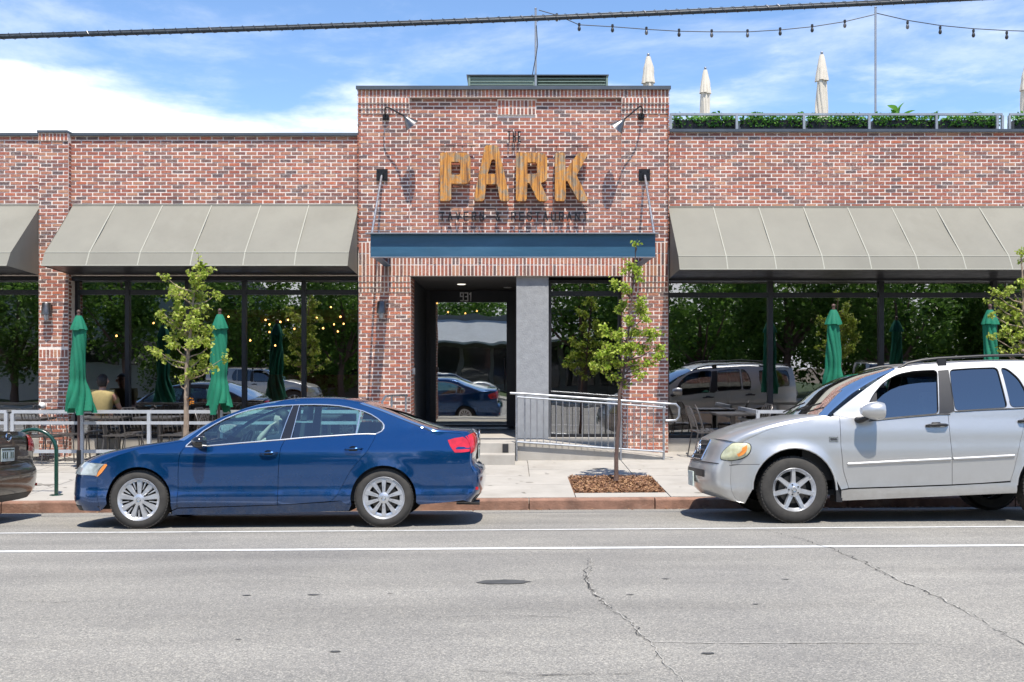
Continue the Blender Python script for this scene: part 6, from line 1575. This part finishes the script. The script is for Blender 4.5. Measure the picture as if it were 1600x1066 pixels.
        w_ = c.W(x, z-.1); m = MB(); m.tube([(x-.10, sg*(w_-.03), z-.10),(x-.07, sg*(w_+.05), z-.095),(x-.03, sg*(w_+.14), z-.07)], [.05,.04,.03], 10, flat=.8); m.build('mirror_arm', M['black_plastic'], root, True, local=True)
    # roof rails
    for sg in (-1, 1):
        pts = []
        for px, py in ((1411,575.5),(1426.6,566.6),(1450,562),(1474.5,559.6),(1553,556),(1600,555.3),(1680,556.5),(1725,561),(1738,571)):
            xx, zz = c.tr(px, py, -.68); pts.append((xx, sg*.665, zz))
        m = MB(); m.tube(pts, .019, 8, flat=.8); m.build('roof_bar', M['black_plastic'], root, True, local=True)
        for px in (1480, 1640): xx, zz = c.tr(px, 560, -.68); m = MB(); m.box(xx-.05, xx+.05, sg*.665-.015, sg*.665+.015, 1.70, zz-.005); m.build('roof_bar_foot', M['black_plastic'], root, local=True)
    m = MB(); 
    m.box(-1.2, 1.0, -.82, .82, .30, .36); m.box(-2.1, -1.88, -.6, .6, .30, .9); m.box(-1.9, -.9, -.66, .66, .35, .92); m.box(.9, 1.95, -.66, .66, .4, .95); m.box(1.9, 2.2, -.75, .75, .4, .95)
    for cxx in (-1.38, 1.50):
        for sg in (-1, 1): m.lathe([(.475, sg*.64), (.475, sg*.79)], 18, (cxx, 0, .385), 'y', -.05, math.pi+.05)
    m.box(-.92, -.88, -.87, .87, .36, 1.0); m.box(-.9, .96, -.865, -.85, .36, 1.08); m.box(-.9, .96, .85, .865, .36, 1.08); m.box(-1.1, -.88, -.8, .8, .9, 1.14); m.build('underbody', M['underbody'], root, local=True)
    m = MB(); m.box(.0, 2.05, -.56, .56, 1.66, 1.67); m.build('headlining', M['seat'], root, local=True)
    interior(root, c, -.95, .22, .42, 1.14, .77, M['seat'], 1.75)
    xx, zz = c.tr(1311, 634, -.72); m = MB(); q_ = Euler((0, R(-47), 0)).to_matrix(); m.box(-.05,.05,-.03,.03,-.002,.002); m.v = [Vector((xx, -.62, zz)) + q_ @ p for p in m.v]; m.build('windscreen_sticker', M['white_metal'], root, local=True)
    for k in (0, 1):
        pts = [c.skin_point(Ew, Cw, .03, .55 - .75*k), c.skin_point(Ew, Cw, .10, .2 - .75*k), c.skin_point(Ew, Cw, .16, -.15 - .62*k)]; m = MB(); m.tube([p + Vector((-.02, 0, .015)) for p in pts], .009, 6); m.build('wiper', M['black_plastic'], root, True, local=True)
    w0_ = wheel('spoke7', .365, .232, .255)
    first = True
    for cxx in (-1.38, 1.50):
        for sg in (-1, 1):
            w = w0_ if first else copy_tree(w0_); first = False; w.parent = root; w.location = (cxx, sg*.775, .365); w.rotation_euler = (0, 0, 0 if sg < 0 else math.pi)
    return root
M['car_glass_clear'] = glass('windscreen_glass', (.78,.90,.82), .0)
M['car_glass_tint'] = glass('tinted_side_glass', (.05,.10,.16), .22, ior=1.5)
silver = make_suv('silver_paint', 'car_glass_clear'); finish(silver, 4.48, 12.10, 'silver estate-style off-roader with seven-spoke wheels parked at the right'); silver['group'] = 'cars parked along the kerb'

# ------------------------------------------------------------------ people
def skin_mesh(name, J, E, mat, parent, root=0, sub=2):
    """J: list of (x, y, z, radius); E: edges"""
    me = bpy.data.meshes.new(name); me.from_pydata([j[:3] for j in J], E, []); me.materials.append(mat)
    o = bpy.data.objects.new(name, me); col.objects.link(o); o.parent = parent
    sk = o.modifiers.new('skin', 'SKIN'); sk.use_smooth_shade = True
    for i, j in enumerate(J):
        v = me.skin_vertices[0].data[i]; r = j[3]; v.radius = r if isinstance(r, tuple) else (r, r); v.use_root = (i == root)
    ss = o.modifiers.new('sub', 'SUBSURF'); ss.levels = sub; ss.render_levels = sub
    return o
def hand(J, E, wrist, palm_dir, k0):
    """palm and five fingers added to the skin graph at joint k0"""
    d = Vector(palm_dir).normalized(); side = d.cross(Vector((0, 0, 1))); side = side.normalized() if side.length > .1 else Vector((0, 1, 0)); w = Vector(wrist)
    c = w + d*.05; J.append((*c, .026)); kp = len(J)-1; E.append((k0, kp))
    for f, (o, L) in enumerate(((-.030, .062), (-.010, .074), (.010, .070), (.029, .055))):
        b = c + d*.035 + side*o; J.append((*b, .0105)); E.append((kp, len(J)-1)); J.append((*(b + d*L*.6 + Vector((0,0,-.008))), .0085)); E.append((len(J)-2, len(J)-1)); J.append((*(b + d*L + Vector((0,0,-.026))), .007)); E.append((len(J)-2, len(J)-1))
    t = c + side*-.034 - d*.01; J.append((*t, .012)); E.append((kp, len(J)-1)); J.append((*(t - side*.02 + d*.035), .009)); E.append((len(J)-2, len(J)-1))
def seated(label, loc, rot, shirt, skin_='skin', hair='hair', arm_left=None, arm_right=None, scale=1.0, cat='person', car=False):
    """a seated adult facing local -x; origin on the seat under the hips"""
    t = thing('person', label, cat, loc, None, (0, 0, rot)); t.scale = (scale,)*3
    L = arm_left or [(.03,-.19,.50), (-.10,-.24,.24), (-.33,-.16,.22)]; Rr = arm_right or [(.03,.19,.50), (-.10,.24,.24), (-.33,.16,.22)]
    J = [(0,0,.08,(.15,.13)), (.02,0,.26,(.135,.11)), (.03,0,.42,(.155,.11)), (.03,0,.52,(.10,.08)), (.015,0,.575,.05), (.0,0,.62,.060), (-.005,0,.69,.086), (-.005,0,.76,.082), (0,0,.805,.04), (-.085,0,.665,.014), (-.102,0,.65,.010)]
    E = [(0,1),(1,2),(2,3),(3,4),(4,5),(5,6),(6,7),(7,8),(6,9),(9,10)]
    for A, sg in ((L, -1), (Rr, 1)):
        J.append((*A[0], .058)); k = len(J)-1; E.append((2, k)); J.append((*A[1], .042)); E.append((k, k+1)); J.append((*A[2], .026)); E.append((k+1, k+2)); hand(J, E, A[2], Vector(A[2]) - Vector(A[1]), k+2)
    for sg in (-1, 1):
        J.append((-.10, sg*.10, .06, .088)); k = len(J)-1; E.append((0, k)); J.append((-.44, sg*.13, .07, .062)); E.append((k, k+1)); J.append((-.74, sg*.13, -.10, .042) if car else (-.46, sg*.13, -.36, .042)); E.append((k+1, k+2)); J.append((-.84, sg*.13, -.08, .03) if car else (-.58, sg*.14, -.40, .032)); E.append((k+2, k+3))
    b = skin_mesh('body', J, E, M[skin_], t)
    S = [(0,0,.10,(.165,.145)), (.02,0,.26,(.155,.128)), (.03,0,.42,(.172,.125)), (.03,0,.535,(.11,.09))]; SE = [(0,1),(1,2),(2,3)]
    for A in (L, Rr):
        S.append((*A[0], .072)); k = len(S)-1; SE.append((2, k)); mid = Vector(A[0]).lerp(Vector(A[1]), .75); S.append((*mid, .057)); SE.append((k, k+1))
    skin_mesh('shirt', S, SE, M[shirt], t)
    T_ = [(0,0,.05,(.15,.135))]; TE = []
    for sg in (-1, 1): k = len(T_); T_ += [(-.10, sg*.10, .06, .098), (-.44, sg*.13, .07, .074), ((-.70, sg*.13, -.07, .05) if car else (-.46, sg*.13, -.30, .055))]; TE += [(0,k),(k,k+1),(k+1,k+2)]
    skin_mesh('trousers', T_, TE, M['trousers'], t)
    for sg in (() if car else (-1, 1)):
        m = MB(); m.hexa([(-.66,sg*.14-.045,-.45),(-.42,sg*.14-.04,-.45),(-.42,sg*.14+.04,-.45),(-.66,sg*.14+.045,-.45),(-.62,sg*.14-.035,-.40),(-.43,sg*.14-.035,-.36),(-.43,sg*.14+.035,-.36),(-.62,sg*.14+.035,-.40)]); m.build('shoe', M['black_plastic'], t, local=True)
    m = MB(); N, K = 18, 10; vs = []
    for i in range(K+1):
        th = math.pi*.74*i/K
        for j in range(N):
            a = 2*math.pi*j/N; cut = .74 + (0 if math.cos(a) > -.1 else -.40); tt = min(th, math.pi*cut); r_ = 1 + rnd.uniform(-.03, .03)
            vs.append((.012 + .104*math.sin(tt)*math.cos(a)*r_, .090*math.sin(tt)*math.sin(a)*r_, .715 + (.108 if tt < 1.57 else .16)*math.cos(tt)*r_))
    m.add(vs, [(i*N+j, (i+1)*N+j, (i+1)*N+(j+1) % N, i*N+(j+1) % N) for i in range(K) for j in range(N)]); m.build('hair', M[hair], t, True, local=True)
    for sg in (-1, 1):
        m = MB(); m.ball((-.084, sg*.032, .715), .010, 6); m.build('eye', M['black_plastic'], t, True, local=True)
        m = MB(); m.ball((.005, sg*.088, .695), .022, 6, 1.3); m.build('ear', M[skin_], t, True, local=True)
    m = MB(); m.tube([(-.079,-.022,.628),(-.088,0,.626),(-.079,.022,.628)], .006, 6); m.build('mouth', M['lips'], t, True, local=True)
    return t
M['lips'] = simple('lips', (.32,.10,.08), .5)
M['skin_pale'] = simple('pale_skin', (.78,.56,.46), .5, var=.05, vscale=12)
def in_car(root, x, y, z): return root.matrix_basis @ Vector((x, y, z))
bpy.context.view_layer.update()
D_ = 18.3; px_ = 161; sx_, sz_ = PX(px_, D_), PZ(580, D_)
p1 = seated('dark-haired person in a yellow shirt sitting on the patio, back to the street', (sx_, D_, sz_ - .87*1.05), R(-95), 'shirt_yellow', scale=1.05)
put('c', px_, D_, 0, 'patio chair under the person in the yellow shirt')
v = in_car(silver, .30, -.37, .68); p2 = seated('driver behind the half-lowered window of the silver car', tuple(v), 0, 'shirt_dark', arm_left=[(.03,-.19,.50),(-.10,-.24,.26),(-.36,-.08,.38)], arm_right=[(.03,.19,.50),(-.10,.22,.26),(-.36,.10,.38)], car=True)
v = in_car(blue, .02, -.37, .47); p3 = seated('driver of the blue car with a bare forearm resting on the window sill', tuple(v), 0, 'shirt_dark', 'skin_pale', arm_left=[(.03,-.20,.50),(-.20,-.30,.485),(-.10,-.28,.60)], arm_right=[(.03,.19,.50),(-.12,.22,.30),(-.36,.06,.38)], car=True)

# ------------------------------------------------------------------ the other side of the street, seen in the windows
def walk2(x): return .16 + .0065*x
m = MB(); vs = []
for x in (-60, 60): vs += [(x, -7.31, -.2 + .0065*x), (x, -7.31, walk2(x)), (x, -7.46, walk2(x)), (x, -9.6, walk2(x) + .04), (x, -9.6, -.2 + .0065*x)]
m.add(vs, [(0,1,6,5), (1,2,7,6), (2,3,8,7), (3,4,9,8)]); tag(m.build('pavement', M['concrete']), kind='structure')
M['grass'] = simple('lawn', (.045,.075,.02), .95, var=.4, vscale=9, bump=.8, bscale=50)
m = MB(); m.add([(-70,-60,.0-.45),(70,-60,.0+.45),(70,-9.6,.2+.455),(-70,-9.6,.2-.455)], [(0,1,2,3)]); tag(m.build('lawn', M['grass']), kind='structure')
M['render_white'] = simple('white_render', (.55,.57,.60), .9, var=.08, vscale=1.5)
M['render_grey'] = simple('grey_render', (.22,.22,.22), .9, var=.12, vscale=2)
M['dark_pane'] = simple('dark_pane', (.02,.025,.03), .1, coat=1.0)
w = thing('white_building', 'low white building with a dark window band, seen reflected in the left windows', 'building', (-26, -18, 0))
m = MB(); m.box(-37, -15.5, -30, -18, -.3, 6.2); m.build('wall', M['render_white'], w)
m = MB(); m.box(-37.3, -15.2, -30.3, -17.7, 6.201, 6.5); m.build('roof', M['render_grey'], w)
for x in range(-36, -17, 3): m = MB(); m.box(x, x + 2.7, -17.995, -17.95, 1.9, 3.2); m.build('window', M['dark_pane'], w)
w = thing('low_shop', 'low grey shop with a pale awning roof, seen reflected in the entrance door', 'building', (-3, -19, 0))
m = MB(); m.box(-13.5, 7, -28, -19, -.3, 4.9); m.build('wall', M['render_grey'], w)
m = MB(); m.hexa([(-13.6,-19,3.3),(7.1,-19,3.3),(7.1,-17.2,3.15),(-13.6,-17.2,3.15),(-13.6,-19,4.6),(7.1,-19,4.6),(7.1,-17.2,3.3),(-13.6,-17.2,3.3)][::1]); m.build('awning', M['render_white'], w)
for x in range(-13, 6, 2): m = MB(); m.box(x, x + 1.7, -18.995, -18.95, .7, 2.9); m.build('window', M['dark_pane'], w)
for x in (-12.9, -8, 6.8): m = MB(); m.box(x - .06, x + .06, -17.35, -17.23, .0, 3.149); m.build('post', M['white_metal'], w)
def big_tree(seed, H, Rr, z0, leafn=9000):
    r = random.Random(seed); lf = MB(); cl = []
    for _ in range(46):
        while True:
            u = Vector((r.uniform(-1,1), r.uniform(-1,1), r.uniform(-1,1)))
            if .35 < u.length < 1: break
        cl.append((Vector((u.x*Rr, u.y*Rr, z0 + (H-z0)/2*(1+u.z))), r.uniform(.55, 1.15)*Rr*.33))
    for i in range(leafn):
        c, q = r.choice(cl)
        while True:
            u = Vector((r.uniform(-1,1), r.uniform(-1,1), r.uniform(-1,1)))
            if .3 < u.length < 1: break
        p = c + u*q; L = r.uniform(.13, .26); leafquad(lf, p, L, L*.8, Euler((r.uniform(-1,1), r.uniform(-1,1), r.uniform(0,6.3))).to_matrix(), .3)
    t = thing('street_tree', 'x', 'tree', (0,0,0), 'big leafy trees across the street, seen in the window reflections')
    lf.build('crown', M['leaf_dark'], t, local=True)
    m = MB(); m.tube([(0,0,-.3),(.05,0,z0*.7),(0,.05,z0+1),(.1,0,(H+z0)/2)], [.24,.17,.13,.05], 10)
    for k in range(7): c, q = cl[k*5]; m.tube([(0,0,z0*.8 + .1*k), tuple(Vector((0,0,z0)).lerp(c, .5) + Vector((0,0,-.2))), tuple(c)], [.09,.06,.02], 6)
    m.build('trunk', M['bark_dark'], t, True, local=True); return t
TA, TB, TC = big_tree(1, 9.0, 3.1, 2.3), big_tree(2, 8.0, 3.4, 1.4), big_tree(3, 5.2, 3.0, .5, 8000)
spots = [(TA,-33,-12),(TA,-18.5,-11.5),(TB,-13.0,-12.5),(TA,-8.2,-11.8),(TB,-24.5,-13.0),(TA,3.6,-13),(TB,9,-12),(TA,13.5,-12.8),(TB,18.5,-11.6),(TA,23.5,-12.5),(TB,28.5,-12),(TB,-4.0,-26.5),(TC,7.5,-16.5),(TC,12,-16),(TC,17,-16.3),(TC,22,-16),(TC,27,-16.5),(TC,33,-16),
         (TA,-11,-31),(TA,6,-31),(TA,13,-22),(TB,20,-22),(TA,27,-22),(TB,34,-20),(TA,-40,-16),(TB,-38,-24),(TA,40,-22),(TB,-1.5,-33),(TC,-10.5,-14.6),(TC,-16,-15),(TB,-21,-33),(TA,-28,-34)]
seen = set()
for i, (T0, x, y) in enumerate(spots):
    kind = {id(TA): 'tall open', id(TB): 'broad round', id(TC): 'low bushy'}[id(T0)]
    if T0.name not in seen: seen.add(T0.name); o = T0
    else: o = copy_tree(T0)
    o.location = (x, y, .0 + .0065*x); o.rotation_euler = (0, 0, i*1.3); s_ = .9 + .25*((i*37) % 10)/10; o.scale = (s_, s_, s_)
    side = 'left' if x < -15 else 'middle' if x < 6 else 'right'; row = 'close to the kerb' if y > -14 else 'further back'
    ORD = sorted(range(len(spots)), key=lambda q: spots[q][1]).index(i) + 1
    w1 = ORDW + ['thirteenth','fourteenth','fifteenth','sixteenth','seventeenth','eighteenth','nineteenth','twentieth'] + ['twenty-' + q for q in ORDW[:9]] + ['thirtieth'] + ['thirty-' + q for q in ORDW[:9]]
    o['label'] = '%s tree across the street, %s from the left in the reflections' % (kind, w1[ORD-1])
far = [(silver, 9.6, -5.9, 'silver off-roader parked across the street, seen in the right window reflections'), (silver, 17.0, -5.8, 'second silver off-roader parked further along the far kerb, seen only as a reflection'),
       (blue, 24.0, -5.9, 'blue saloon on the far kerb, right end of the reflections'), (silver, -10.5, -5.9, 'silver off-roader on the far kerb, seen in the left window reflections')]
for src, x, y, l in far:
    c = copy_tree(src); c.location = (x, y, road_z(x, y)); c.rotation_euler = (0, .0065, math.pi); c['label'] = l; c['group'] = 'cars parked along the far kerb'
pale = make_sedan('silver_paint', 'car_glass_dark', 'silver_trim'); pale.location = (-2.9, -4.4, road_z(-2.9, -4.4)); pale.rotation_euler = (0, 0, math.pi); pale['label'] = 'pale silver saloon across the street, seen in the entrance door reflection'; pale['group'] = 'cars parked along the far kerb'
